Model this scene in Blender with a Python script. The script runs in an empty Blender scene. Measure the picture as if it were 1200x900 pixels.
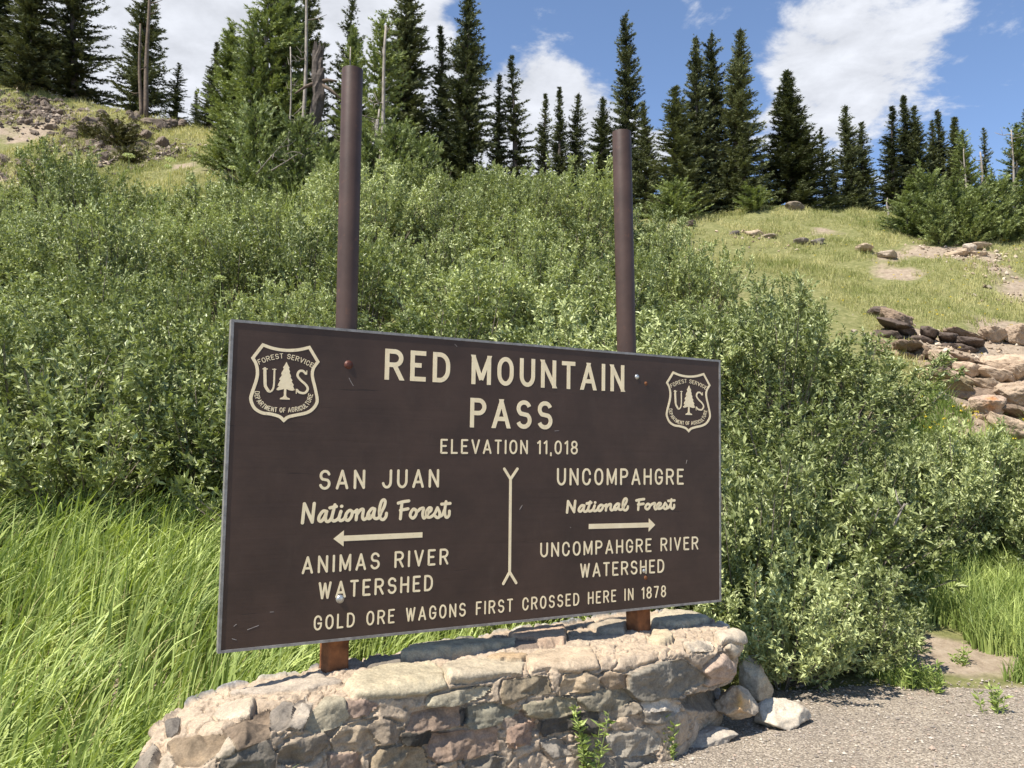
import bpy, math
import numpy as np
from mathutils import Matrix, Vector
from mathutils.geometry import tessellate_polygon
from mathutils.bvhtree import BVHTree

# ------------------------------------------------------------------ camera, sky, sun, exposure
SC = bpy.context.scene
COL = SC.collection
FPX = 968.0
PITCH, ROLL, CAMZ = math.radians(5.5), math.radians(0.4), 1.55
_F = np.array([0, math.cos(PITCH), math.sin(PITCH)])
_u0 = np.array([0, -math.sin(PITCH), math.cos(PITCH)])
_r0 = np.array([1.0, 0, 0])
_R = _r0 * math.cos(ROLL) + _u0 * math.sin(ROLL)
_U = _u0 * math.cos(ROLL) - _r0 * math.sin(ROLL)
CAM = np.array([0, 0, CAMZ])
cam_data = bpy.data.cameras.new('camera')
cam = bpy.data.objects.new('camera', cam_data)
COL.objects.link(cam)
m = Matrix.Identity(4)
for i in range(3):
    m[i][0], m[i][1], m[i][2], m[i][3] = _R[i], _U[i], -_F[i], CAM[i]
cam.matrix_world = m
cam_data.sensor_width = 36.0
cam_data.lens = FPX / 1200 * 36.0
cam_data.clip_end = 5000
cam_data.clip_start = 0.05
SC.camera = cam

SUN_EL = math.radians(56)
_sh = np.array([-0.767, -0.638]); _sh /= np.linalg.norm(_sh)
SUN_DIR = np.array([_sh[0] * math.cos(SUN_EL), _sh[1] * math.cos(SUN_EL), math.sin(SUN_EL)])
sun_data = bpy.data.lights.new('sun', 'SUN')
sun_data.energy = 5.0
sun_data.angle = math.radians(0.53)
sun_data.color = (1.0, 0.95, 0.86)
sun = bpy.data.objects.new('sun', sun_data)
COL.objects.link(sun)
sun.rotation_euler = Vector(SUN_DIR).to_track_quat('Z', 'Y').to_euler()

world = bpy.data.worlds.new('World')
SC.world = world
world.use_nodes = True
SC.view_settings.view_transform = 'Standard'
SC.view_settings.look = 'None'
SC.view_settings.exposure = 0.80
SC.view_settings.gamma = 1.0
SC.view_settings.use_curve_mapping = False
SC.cycles.use_denoising = True
SC.cycles.max_bounces = 4
SC.cycles.diffuse_bounces = 2
SC.cycles.transparent_max_bounces = 4


class NT:
    """small helper around a node tree"""
    def __init__(s, tree):
        s.t = tree; s.n = tree.nodes; s.l = tree.links
    def new(s, typ, ins=None, **props):
        nd = s.n.new(typ)
        for k, v in props.items(): setattr(nd, k, v)
        for k, v in (ins or {}).items():
            if hasattr(v, 'is_output') or isinstance(v, bpy.types.NodeSocket):
                s.l.new(v, nd.inputs[k])
            else:
                nd.inputs[k].default_value = v
        return nd
    def math(s, op, a, b=0.0, clamp=False):
        nd = s.n.new('ShaderNodeMath'); nd.operation = op; nd.use_clamp = clamp
        for i, v in enumerate((a, b)):
            if isinstance(v, bpy.types.NodeSocket): s.l.new(v, nd.inputs[i])
            else: nd.inputs[i].default_value = v
        return nd.outputs[0]
    def ramp(s, fac, stops, interp='LINEAR'):
        nd = s.n.new('ShaderNodeValToRGB'); nd.color_ramp.interpolation = interp
        e = nd.color_ramp.elements
        while len(e) < len(stops): e.new(0.5)
        for i, (p, c) in enumerate(stops):
            e[i].position = p
            e[i].color = tuple(c) + (1,) if len(c) == 3 else c
        s.l.new(fac, nd.inputs[0])
        return nd.outputs[0]
    def mix(s, fac, a, b, typ='MIX'):
        nd = s.n.new('ShaderNodeMix'); nd.data_type = 'RGBA'; nd.blend_type = typ
        for k, v in ((0, fac), (6, a), (7, b)):
            if isinstance(v, bpy.types.NodeSocket): s.l.new(v, nd.inputs[k])
            elif k and len(v) == 3: nd.inputs[k].default_value = tuple(v) + (1,)
            else: nd.inputs[k].default_value = v
        return nd.outputs[2]


def ray(px, py):
    d = _R * ((px - 600) / FPX) - _U * ((py - 450) / FPX) + _F
    return d / np.linalg.norm(d)


def at_depth(px, py, Y):
    d = ray(px, py)
    return CAM + d * (Y / d[1])


def at_z(px, py, z):
    d = ray(px, py)
    return CAM + d * ((z - CAMZ) / d[2])


def project(P):
    q = np.asarray(P, float) - CAM
    x, y, z = q @ _R, q @ _U, q @ _F
    z = np.where(np.abs(z) < 1e-4, 1e-4, z)
    return 600 + FPX * x / z, 450 - FPX * y / z, z


# sky with broken cloud
def build_sky():
    w = NT(world.node_tree)
    w.n.clear()
    sky = w.new('ShaderNodeTexSky', sky_type='NISHITA')
    sky.sun_disc = False
    sky.sun_elevation = SUN_EL
    sky.sun_rotation = math.atan2(SUN_DIR[0], SUN_DIR[1])
    sky.altitude = 3350
    sky.air_density = 1.0; sky.dust_density = 0.4; sky.ozone_density = 1.0
    tc = w.new('ShaderNodeTexCoord')
    nrm = w.new('ShaderNodeVectorMath', {0: tc.outputs['Generated']}, operation='NORMALIZE')
    sep = w.new('ShaderNodeSeparateXYZ', {0: nrm.outputs[0]})
    zz = w.math('MAXIMUM', w.math('ADD', sep.outputs[2], 0.12), 0.05)
    u = w.math('DIVIDE', sep.outputs[0], zz); v = w.math('DIVIDE', sep.outputs[1], zz)
    comb = w.new('ShaderNodeCombineXYZ', {0: u, 1: v, 2: 0.0})
    n1 = w.new('ShaderNodeTexNoise', {'Vector': comb.outputs[0], 'Scale': 1.5, 'Detail': 9.0, 'Roughness': 0.58, 'Distortion': 0.25})
    n2 = w.new('ShaderNodeTexNoise', {'Vector': comb.outputs[0], 'Scale': 3.6, 'Detail': 8.0, 'Roughness': 0.6, 'Distortion': 0.4})
    n3 = w.new('ShaderNodeTexNoise', {'Vector': comb.outputs[0], 'Scale': 9.0, 'Detail': 7.0, 'Roughness': 0.62, 'Distortion': 0.2})
    dens = w.math('ADD', w.math('ADD', w.math('MULTIPLY', n1.outputs[0], 0.6), w.math('MULTIPLY', n2.outputs[0], 0.75)), w.math('MULTIPLY', n3.outputs[0], 0.4))
    dens = w.math('SUBTRACT', dens, 0.375)
    # cloud banks: (direction through photo pixel, angular radius, weight)
    tot = None
    for px, py, rad, wt in [(1010, 60, 6, .15), (1100, 30, 4, .11), (930, 45, 4, .13), (990, 130, 4.5, .12), (900, 155, 3.5, .17), (1060, 100, 6, .05), (905, 100, 4, .05), (630, 195, 5.5, .32), (655, 75, 3.5, .22), (700, 170, 3.5, .20), (545, 150, 4, .18), (600, 60, 2.5, .08), (770, 190, 4, .2),
                            (200, 60, 12, .50), (60, 40, 15, .50), (340, 20, 7, .42), (790, 10, 3, .24), (1190, 110, 3, .1),
                            (430, 60, 5, .32), (-300, 0, 22, .45), (1500, 60, 8, .2),
                            (560, 15, 4, -.08), (740, 75, 4, -.14), (1130, 155, 5, -.12), (870, 90, 2.5, -.08), (800, 90, 3, -.08), (1170, 60, 3, -.05)]:
        d = ray(px, py)
        dp = w.new('ShaderNodeVectorMath', {0: nrm.outputs[0], 1: tuple(d)}, operation='DOT_PRODUCT').outputs['Value']
        k = math.cos(math.radians(rad))
        f = w.math('EXPONENT', w.math('MULTIPLY', w.math('SUBTRACT', dp, 1.0), 1.0 / (1 - k)))
        f = w.math('MULTIPLY', f, wt)
        tot = f if tot is None else w.math('ADD', tot, f)
    dens = w.math('ADD', dens, tot)
    cov = w.new('ShaderNodeMapRange', {'Value': dens, 'From Min': 0.645, 'From Max': 0.80}, interpolation_type='SMOOTHSTEP').outputs[0]
    cov = w.math('MULTIPLY', cov, 0.93)
    shade = w.new('ShaderNodeMapRange', {'Value': w.math('ADD', w.math('MULTIPLY', n2.outputs[0], 0.5), w.math('MULTIPLY', n3.outputs[0], 0.5)), 'From Min': 0.36, 'From Max': 0.62, 'To Min': 0.74, 'To Max': 1.04}).outputs[0]
    bg1 = w.new('ShaderNodeBackground', {'Color': sky.outputs[0], 'Strength': 0.14})
    ccol = w.new('ShaderNodeVectorMath', {0: (0.76, 0.78, 0.83), 1: shade}, operation='MULTIPLY')
    bg2 = w.new('ShaderNodeBackground', {'Color': ccol.outputs[0], 'Strength': 0.70})
    mx = w.new('ShaderNodeMixShader', {0: cov, 1: bg1.outputs[0], 2: bg2.outputs[0]})
    w.new('ShaderNodeOutputWorld', {0: mx.outputs[0]})


build_sky()

# ------------------------------------------------------------------ helpers
_rs = np.random.default_rng(7)


def vnoise(P, seed=0):
    P = np.asarray(P, float)
    i = np.floor(P).astype(np.int64); f = P - i
    f = f * f * f * (f * (f * 6 - 15) + 10)
    def h(a, b, c):
        n = (a * 73856093) ^ (b * 19349663) ^ (c * 83492791) ^ (seed * 2654435)
        n = (n ^ (n >> 13)) * 1274126177
        n = (n ^ (n >> 16)) & 0xffffff
        return n / float(0xffffff) * 2 - 1
    r = 0
    for dx in (0, 1):
        wx = f[:, 0] if dx else 1 - f[:, 0]
        for dy in (0, 1):
            wy = f[:, 1] if dy else 1 - f[:, 1]
            for dz in (0, 1):
                wz = f[:, 2] if dz else 1 - f[:, 2]
                r = r + wx * wy * wz * h(i[:, 0] + dx, i[:, 1] + dy, i[:, 2] + dz)
    return r


def fbm(P, octaves=4, seed=0, gain=0.5, lac=2.03):
    a, s, tot = 1.0, 0, 0
    P = np.asarray(P, float)
    for o in range(octaves):
        s = s + a * vnoise(P, seed + o * 17); tot += a
        a *= gain; P = P * lac + 3.7
    return s / tot


def raw_mesh(name, V, F, mat=None, smooth=False, attrs=None):
    """V (n,3); F (m,k) int array with k = 3 or 4, or a list of such arrays"""
    me = bpy.data.meshes.new(name)
    V = np.asarray(V, np.float32)
    Fs = F if isinstance(F, list) else [F]
    Fs = [np.asarray(x, np.int32) for x in Fs if len(x)]
    tot = np.concatenate([np.full(len(x), x.shape[1], np.int32) for x in Fs])
    loops = np.concatenate([x.ravel() for x in Fs])
    me.vertices.add(len(V)); me.vertices.foreach_set('co', V.ravel())
    me.loops.add(len(loops)); me.loops.foreach_set('vertex_index', loops)
    me.polygons.add(len(tot))
    st = np.zeros(len(tot), np.int32); st[1:] = np.cumsum(tot)[:-1]
    me.polygons.foreach_set('loop_start', st); me.polygons.foreach_set('loop_total', tot)
    me.polygons.foreach_set('use_smooth', np.full(len(tot), smooth))
    for k, a in (attrs or {}).items():
        a = np.asarray(a, np.float32)
        if a.ndim == 1:
            at = me.attributes.new(k, 'FLOAT', 'POINT'); at.data.foreach_set('value', a)
        else:
            at = me.attributes.new(k, 'FLOAT_COLOR', 'POINT')
            if a.shape[1] == 3: a = np.concatenate([a, np.ones((len(a), 1), np.float32)], 1)
            at.data.foreach_set('color', a.ravel())
    me.update(); me.validate()
    if mat: me.materials.append(mat)
    return me


def wloc(o):
    l = Vector((0, 0, 0))
    while o is not None:
        l = l + o.location; o = o.parent
    return np.array(l)


def add(name, me, parent=None, loc=(0, 0, 0)):
    o = bpy.data.objects.new(name, me)
    o.parent = parent
    o.location = loc
    COL.objects.link(o)
    return o


def part(name, V, F, mat, parent, smooth=False, attrs=None):
    """part built from world coordinates, parented under a thing or part"""
    V = np.asarray(V, float) - wloc(parent)
    return add(name, raw_mesh(name, V, F, mat, smooth, attrs), parent)


def tag(o, label=None, cat=None, group=None, kind=None):
    for k, v in (('label', label), ('category', cat), ('group', group), ('kind', kind)):
        if v: o[k] = v
    return o


def empty(name, loc):
    return add(name, None, None, tuple(loc))


def compact(V, F, attrs):
    u, inv = np.unique(F.ravel(), return_inverse=True)
    return V[u], inv.reshape(F.shape), {k: a[u] for k, a in attrs.items()}


def tube(pts, radii, n=8, cap=True):
    pts = np.asarray(pts, float); radii = np.broadcast_to(radii, (len(pts),))
    V, F = [], []
    T = np.gradient(pts, axis=0)
    T /= np.linalg.norm(T, axis=1)[:, None] + 1e-9
    ref = np.array([0.31, 0.9, 0.2])
    for i, (p, r) in enumerate(zip(pts, radii)):
        a = np.cross(T[i], ref); a /= np.linalg.norm(a) + 1e-9
        b = np.cross(T[i], a)
        ang = np.arange(n) * 2 * np.pi / n
        V.append(p + r * (np.cos(ang)[:, None] * a + np.sin(ang)[:, None] * b))
    V = np.concatenate(V)
    for i in range(len(pts) - 1):
        for k in range(n):
            k2 = (k + 1) % n
            F.append((i * n + k, i * n + k2, (i + 1) * n + k2, (i + 1) * n + k))
    F = np.array(F)
    if cap:
        m0 = len(V)
        V = np.concatenate([V, pts[:1], pts[-1:]])
        L = (len(pts) - 1) * n
        F2 = np.array([(m0, (k + 1) % n, k, k) for k in range(n)] + [(m0 + 1, L + k, L + (k + 1) % n, L + (k + 1) % n) for k in range(n)])
        return V, [F, F2[:, :3]]
    return V, [F]


def join(parts):
    """list of (V, [F...]) -> one (V, [F...])"""
    V, F, off = [], {}, 0
    for v, fs in parts:
        V.append(v)
        for f in fs:
            f = np.asarray(f)
            F.setdefault(f.shape[1], []).append(f + off)
        off += len(v)
    return np.concatenate(V), [np.concatenate(x) for x in F.values()]


def box_local(x0, x1, y0, y1, z0, z1):
    V = np.array([(x, y, z) for x in (x0, x1) for y in (y0, y1) for z in (z0, z1)], float)
    F = np.array([(0, 1, 3, 2), (4, 6, 7, 5), (0, 4, 5, 1), (2, 3, 7, 6), (0, 2, 6, 4), (1, 5, 7, 3)])
    return V, [F]


def principled(name):
    mt = bpy.data.materials.new(name); mt.use_nodes = True
    t = NT(mt.node_tree)
    b = t.n['Principled BSDF']
    return mt, t, b
# ------------------------------------------------------------------ the sign on its posts
SA = np.array([3.17286403, 0.17829673, 1.74842108]); SB = np.array([0.02783554, -1.82473056, 0.13595423]); ST = np.array([-1.5965548, 1.46235165, 4.47960884])
cv = lambda q: _R * q[0] - _U * q[1] + _F * q[2]
SO = CAM + cv(ST)                       # bottom left corner of the face
SW, SH = 3.627, 1.83
EX = cv(SA) / np.linalg.norm(SA); EY = cv(SB) / np.linalg.norm(SB)
EY -= EX * (EX @ EY); EY /= np.linalg.norm(EY)
EN = np.cross(EX, EY)                   # towards the viewer


def sign_at(px, py, off=0.0):
    d = ray(px, py)
    return CAM + d * (((SO + EN * off - CAM) @ EN) / (d @ EN))


def uv(px, py):
    q = sign_at(px, py) - SO
    return np.array([q @ EX, q @ EY])


def s2w(P):
    P = np.asarray(P, float)
    return SO + P[:, :1] * EX + P[:, 1:2] * EY + P[:, 2:3] * EN


def mat_board():
    mt, t, b = principled('brown_sign_paint')
    tc = t.new('ShaderNodeTexCoord')
    n = t.new('ShaderNodeTexNoise', {'Vector': tc.outputs['Object'], 'Scale': 3.0, 'Detail': 8.0, 'Roughness': 0.65})
    mp = t.new('ShaderNodeMapping', {'Vector': tc.outputs['Object'], 'Rotation': (0, 0, -math.atan2(EX[1], EX[0])), 'Scale': (1.2, 1, 26)})
    n2 = t.new('ShaderNodeTexNoise', {'Vector': mp.outputs[0], 'Scale': 1.0, 'Detail': 5.0, 'Roughness': 0.6})
    c = t.ramp(n.outputs[0], [(0.3, (0.037, 0.0208, 0.014)), (0.7, (0.064, 0.0365, 0.025))])
    crack = t.ramp(n2.outputs[0], [(0.285, (0.55, 0.55, 0.55)), (0.31, (1, 1, 1))])
    c = t.mix(1.0, c, crack, 'MULTIPLY')
    n3 = t.new('ShaderNodeTexNoise', {'Vector': tc.outputs['Object'], 'Scale': 55.0, 'Detail': 3.0})
    sc = t.ramp(n3.outputs[0], [(0.76, (0, 0, 0)), (0.80, (1, 1, 1))])
    c = t.mix(t.math('MULTIPLY', sc, 0.25), c, (0.16, 0.13, 0.12))
    t.l.new(c, b.inputs['Base Color'])
    b.inputs['Roughness'].default_value = 0.55
    b.inputs['Specular IOR Level'].default_value = 0.35
    bp = t.new('ShaderNodeBump', {'Height': n2.outputs[0], 'Strength': 0.12, 'Distance': 0.01})
    t.l.new(bp.outputs[0], b.inputs['Normal'])
    return mt


def mat_simple(name, lo, hi, scale=8.0, rough=0.6, metal=0.0, bump=0.15, dist=0.004, coord='Object', detail=6.0, spec=0.4):
    mt, t, b = principled(name)
    tc = t.new('ShaderNodeTexCoord')
    n = t.new('ShaderNodeTexNoise', {'Vector': tc.outputs[coord], 'Scale': scale, 'Detail': detail, 'Roughness': 0.62})
    t.l.new(t.ramp(n.outputs[0], [(0.32, lo), (0.68, hi)]), b.inputs['Base Color'])
    b.inputs['Roughness'].default_value = rough; b.inputs['Metallic'].default_value = metal
    b.inputs['Specular IOR Level'].default_value = spec
    n2 = t.new('ShaderNodeTexNoise', {'Vector': tc.outputs[coord], 'Scale': scale * 6, 'Detail': 4.0})
    bp = t.new('ShaderNodeBump', {'Height': n2.outputs[0], 'Strength': bump, 'Distance': dist})
    t.l.new(bp.outputs[0], b.inputs['Normal'])
    return mt


M_BOARD = mat_board()
M_LETTER = mat_simple('cream_paint', (0.79, 0.645, 0.40), (0.89, 0.745, 0.48), 14, 0.6, bump=0.08)
M_FRAME = mat_simple('weathered_aluminium', (0.16, 0.15, 0.14), (0.30, 0.285, 0.27), 22, 0.5, 0.25)
M_PIPE = mat_simple('brown_pipe_paint', (0.048, 0.029, 0.0225), (0.076, 0.046, 0.036), 5, 0.5, 0.0, 0.3, 0.002, spec=0.28)
def weather(mt, col, lo, hi, amount, scale, stretch=(1, 1, 1)):
    """wear marks of another colour, scattered by noise"""
    t = NT(mt.node_tree); b = t.n['Principled BSDF']
    src = b.inputs['Base Color'].links[0].from_socket
    tc = t.new('ShaderNodeTexCoord')
    mp = t.new('ShaderNodeMapping', {'Vector': tc.outputs['Object'], 'Scale': stretch})
    n = t.new('ShaderNodeTexNoise', {'Vector': mp.outputs[0], 'Scale': scale, 'Detail': 6.0, 'Roughness': 0.7})
    k = t.math('MULTIPLY', t.ramp(n.outputs[0], [(lo, (0, 0, 0)), (hi, (1, 1, 1))]), amount)
    t.l.new(t.mix(k, src, col), b.inputs['Base Color'])


weather(M_PIPE, (0.13, 0.06, 0.035), .60, .70, .6, 16)
weather(M_PIPE, (0.20, 0.17, 0.155), .70, .73, .5, 42, (1, 1, .3))
weather(M_LETTER, (0.34, 0.26, 0.17), .60, .75, .55, 30)
weather(M_BOARD, (0.080, 0.055, 0.042), .58, .78, .35, 5, (1.5, 1.5, .5))
M_PIPE_IN = mat_simple('pipe_end', (0.03, 0.02, 0.02), (0.06, 0.04, 0.035), 9, 0.8)
M_RUST = mat_simple('rusty_steel', (0.10, 0.042, 0.02), (0.27, 0.11, 0.045), 12, 0.85, 0.0, 0.3, 0.004, spec=0.2)
M_BOLT = mat_simple('bolt_steel', (0.42, 0.42, 0.40), (0.58, 0.57, 0.55), 30, 0.35, 0.8)
M_BOLT_RUST = mat_simple('rusty_bolt', (0.07, 0.022, 0.013), (0.12, 0.04, 0.025), 30, 0.5, 0.2)
M_SCRATCH = mat_simple('scratched_paint', (0.22, 0.19, 0.17), (0.34, 0.30, 0.27), 30, 0.8)

sign_base = (at_z(391, 786, 0.42) + at_z(748, 742, 0.42)) / 2
SIGN = tag(empty('forest_pass_sign', sign_base), 'large dark brown wooden pass sign with cream lettering on two tall brown pipe posts', 'sign')


def rounded_panel(x0, x1, y0, y1, z0, z1):
    return box_local(x0, x1, y0, y1, z0, z1)


v, f = box_local(0.012, SW - 0.012, 0.012, SH - 0.012, -0.040, 0.0)
panel = part('panel', s2w(v), f, M_BOARD, SIGN)
fr = []
fw = 0.0155
for (a0, a1, b0, b1) in ((0, SW, 0, fw), (0, SW, SH - fw, SH), (0, fw, fw, SH - fw), (SW - fw, SW, fw, SH - fw)):
    fr.append(box_local(a0, a1, b0, b1, -0.045, 0.004))
v, f = join(fr)
part('metal_edging', s2w(v), f, M_FRAME, panel)

# ---- stroke lettering
_zc = [0]


def _z():
    _zc[0] = (_zc[0] + 1) % 9
    return 0.0009 + 0.00006 * _zc[0]


def extrude(poly):
    """convex polygon (n,2) -> slab standing proud of the face"""
    poly = np.asarray(poly, float); n = len(poly); z = _z()
    V = np.concatenate([np.c_[poly, np.full(n, z)], np.c_[poly, np.full(n, -0.0005)]])
    tr = np.array([(0, i, i + 1) for i in range(1, n - 1)])
    sd = np.array([(i, i + n, (i + 1) % n + n, (i + 1) % n) for i in range(n)])
    return V, [tr, sd]


def strip(P, w, closed=False, rnd=True):
    P = np.asarray(P, float); n = len(P)
    w = np.broadcast_to(np.asarray(w, float), (n,))
    if closed:
        d0 = P - np.roll(P, 1, 0); d1 = np.roll(P, -1, 0) - P
    else:
        d = np.diff(P, axis=0); d0 = np.concatenate([d[:1], d]); d1 = np.concatenate([d, d[-1:]])
    d0 = d0 / (np.linalg.norm(d0, axis=1)[:, None] + 1e-12); d1 = d1 / (np.linalg.norm(d1, axis=1)[:, None] + 1e-12)
    t = d0 + d1; t /= np.linalg.norm(t, axis=1)[:, None] + 1e-12
    nn = np.c_[-t[:, 1], t[:, 0]]
    c = np.clip((nn * np.c_[-d0[:, 1], d0[:, 0]]).sum(1), 0.5, 1)
    off = nn * (w / 2 / c)[:, None]
    z = _z()
    L, R = P + off, P - off
    V = np.concatenate([np.c_[L, np.full(n, z)], np.c_[R, np.full(n, z)], np.c_[L, np.full(n, -0.0005)], np.c_[R, np.full(n, -0.0005)]])
    m = n if closed else n - 1
    Q = []
    for i in range(m):
        j = (i + 1) % n
        Q += [(n + i, n + j, j, i), (i, j, 2 * n + j, 2 * n + i), (3 * n + i, 3 * n + j, n + j, n + i)]
    out = [(V, [np.array(Q)])]
    if not closed:
        for e, dr in ((0, -d1[0]), (n - 1, d0[-1])):
            if rnd:
                a0 = math.atan2(dr[1], dr[0])
                an = a0 + np.linspace(-np.pi / 2, np.pi / 2, 9)
                out.append(extrude(P[e] + w[e] / 2 * np.c_[np.cos(an), np.sin(an)]))
    return join(out)


def arc(cx, cy, rx, ry, a0, a1, n=14):
    a = np.radians(np.linspace(a0, a1, n))
    return [(cx + rx * math.cos(x), cy + ry * math.sin(x)) for x in a]


_O = arc(.5, .60, .5, .40, 0, 180) + arc(.5, .40, .5, .40, 180, 360)
_bowl = [(0, 1), (.52, 1)] + arc(.52, .745, .48, .255, 90, -90, 12)[1:] + [(0, .49)]
GL = {  # width, strokes [(points, closed)]
    'A': (.66, [([(0, 0), (.5, 1)], 0), ([(1, 0), (.5, 1)], 0), ([(.17, .29), (.83, .29)], 0)]),
    'C': (.60, [(arc(.5, .64, .5, .36, 8, 180) + arc(.5, .36, .5, .36, 180, 352), 0)]),
    'D': (.61, [([(0, 0), (0, 1)], 0), ([(0, 1), (.38, 1)] + arc(.38, .58, .62, .42, 90, 0, 10)[1:] + arc(.38, .42, .62, .42, 0, -90, 10) + [(0, 0)], 0)]),
    'E': (.53, [([(0, 0), (0, 1)], 0), ([(0, 1), (1, 1)], 0), ([(0, .53), (.8, .53)], 0), ([(0, 0), (1, 0)], 0)]),
    'F': (.51, [([(0, 0), (0, 1)], 0), ([(0, 1), (1, 1)], 0), ([(0, .51), (.8, .51)], 0)]),
    'G': (.61, [(arc(.5, .64, .5, .36, 12, 180) + arc(.5, .36, .5, .36, 180, 360) + [(1, .45), (.56, .45)], 0)]),
    'H': (.60, [([(0, 0), (0, 1)], 0), ([(1, 0), (1, 1)], 0), ([(0, .51), (1, .51)], 0)]),
    'I': (.17, [([(.5, 0), (.5, 1)], 0)]),
    'J': (.56, [([(1, 1), (1, .32)] + arc(.5, .32, .5, .32, 0, -165, 12)[1:], 0)]),
    'L': (.50, [([(0, 1), (0, 0), (1, 0)], 0)]),
    'M': (.72, [([(0, 0), (0, 1)], 0), ([(1, 0), (1, 1)], 0), ([(0, 1), (.5, .1)], 0), ([(1, 1), (.5, .1)], 0)]),
    'N': (.61, [([(0, 0), (0, 1)], 0), ([(1, 0), (1, 1)], 0), ([(0, 1), (1, 0)], 0)]),
    'O': (.62, [(_O, 1)]),
    'P': (.58, [([(0, 0), (0, 1)], 0), (_bowl, 0)]),
    'R': (.61, [([(0, 0), (0, 1)], 0), (_bowl, 0), ([(.52, .49), (1, 0)], 0)]),
    'S': (.59, [(arc(.5, .745, .47, .255, 18, 235, 16) + arc(.5, .265, .5, .265, 55, -162, 16), 0)]),
    'T': (.55, [([(.5, 0), (.5, 1)], 0), ([(0, 1), (1, 1)], 0)]),
    'U': (.60, [([(0, 1), (0, .36)] + arc(.5, .36, .5, .36, 180, 360, 16)[1:] + [(1, 1)], 0)]),
    'V': (.64, [([(0, 1), (.5, 0)], 0), ([(1, 1), (.5, 0)], 0)]),
    'W': (.80, [([(0, 1), (.25, 0)], 0), ([(.5, .95), (.25, 0)], 0), ([(.5, .95), (.75, 0)], 0), ([(1, 1), (.75, 0)], 0)]),
    '0': (.60, [(_O, 1)]),
    '1': (.30, [([(1, 0), (1, 1)], 0), ([(1, 1), (0, .84)], 0)]),
    '7': (.56, [([(0, 1), (1, 1)], 0), ([(1, 1), (.35, 0)], 0)]),
    '8': (.60, [(arc(.5, .76, .43, .24, 0, 345, 20), 1), (arc(.5, .26, .5, .26, 0, 345, 20), 1)]),
    ',': (.17, [([(.8, .03), (.2, -.16)], 0)]),
}


def clip_y(poly, lo, hi):
    for s, lim in ((1, lo), (-1, hi)):
        out = []
        for i in range(len(poly)):
            a, b = poly[i], poly[(i + 1) % len(poly)]
            ia, ib = s * (a[1] - lim) >= -1e-9, s * (b[1] - lim) >= -1e-9
            if ia: out.append(a)
            if ia != ib:
                k = (lim - a[1]) / (b[1] - a[1]); out.append(a + (b - a) * k)
        poly = out
    return poly


def glyph(ch, s, butt):
    """shapes of a glyph with cap height 1, stroke s -> (width, list of (kind, points, closed))"""
    w, st = GL[ch]
    if ch in 'I,': w = s
    out = []
    for pts, closed in st:
        P = np.array(pts, float)
        Q = np.c_[s / 2 + P[:, 0] * (w - s), s / 2 + P[:, 1] * (1 - s)]
        if butt and not closed:
            for e, i in ((0, 1), (-1, -2)):
                d = Q[e] - Q[i]; d = d / np.linalg.norm(d)
                if abs(d[1]) > .6 and (P[e][1] in (0, 1)): Q[e] = Q[e] + d * s * 1.2
                elif abs(d[0]) > .9 and P[e][0] in (0, 1): Q[e] = Q[e] + d * s / 2
        out.append((Q, closed))
    return w, out


def text_line(txt, s, gap, space, butt=False):
    """-> list of (V2d strips) in units of cap height, plus total width"""
    x = 0; items = []
    for ch in txt:
        if ch == ' ':
            x += space; continue
        w, st = glyph(ch, s, butt)
        for Q, closed in st: items.append((Q + np.array([x, 0]), closed))
        x += w + gap
    return items, x - gap


def stroke_geo(items, s, sx, sy, ox, oy, butt):
    out = []
    for Q, closed in items:
        P = Q * np.array([sx, sy]) + np.array([ox, oy])
        w = s * sy
        if butt and not closed and len(P) == 2:
            d = P[1] - P[0]; d /= np.linalg.norm(d); n = np.array([-d[1], d[0]]) * w / 2
            poly = clip_y([P[0] - n, P[1] - n, P[1] + n, P[0] + n], oy, oy + sy)
            if len(poly) > 2: out.append(extrude(poly))
        else:
            g = strip(P, w, closed, rnd=not butt)
            if butt and not closed:
                g[0][:, 1] = np.clip(g[0][:, 1], oy, oy + sy)
            out.append(g)
    return out


LINES = [  # text, (left x, top, bottom), (right x, top, bottom), stroke, gap, space, flat ends
    ('RED MOUNTAIN', (450.5, 408, 444.8), (731.5, 428.5, 459.2), .150, .235, .53, True),
    ('PASS', (550.5, 466.5, 500.8), (647.3, 470.2, 503.5), .150, .215, .5, True),
    ('ELEVATION 11,018', (516, 514.4, 531.8), (677, 516.4, 532.6), .128, .245, .52, False),
    ('SAN JUAN', (373.7, 550.6, 574), (514.3, 549.8, 571.3), .135, .285, .64, False),
    ('ANIMAS RIVER', (353.6, 652.0, 673.0), (525.2, 642.8, 661.5), .132, .285, .68, False),
    ('WATERSHED', (373, 682.8, 702.6), (507, 673, 692.3), .132, .265, .62, False),
    ('UNCOMPAHGRE', (652.6, 549, 569), (801.2, 548.8, 568), .128, .25, .6, False),
    ('UNCOMPAHGRE RIVER', (633, 636.4, 653.4), (818.2, 628.2, 644), .128, .25, .57, False),
    ('WATERSHED', (679.8, 660.3, 677.3), (778.3, 655.2, 671), .128, .23, .6, False),
    ('GOLD ORE WAGONS FIRST CROSSED HERE IN 1878', (367.6, 721.6, 739.2), (780.4, 685.8, 699.6), .122, .285, .68, False),
]


def put(name, geos, mat, parent=None, label=None):
    v, f = join(geos)
    o = part(name, s2w(v), f, mat, parent or panel)
    if label: o['label'] = label
    return o


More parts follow.
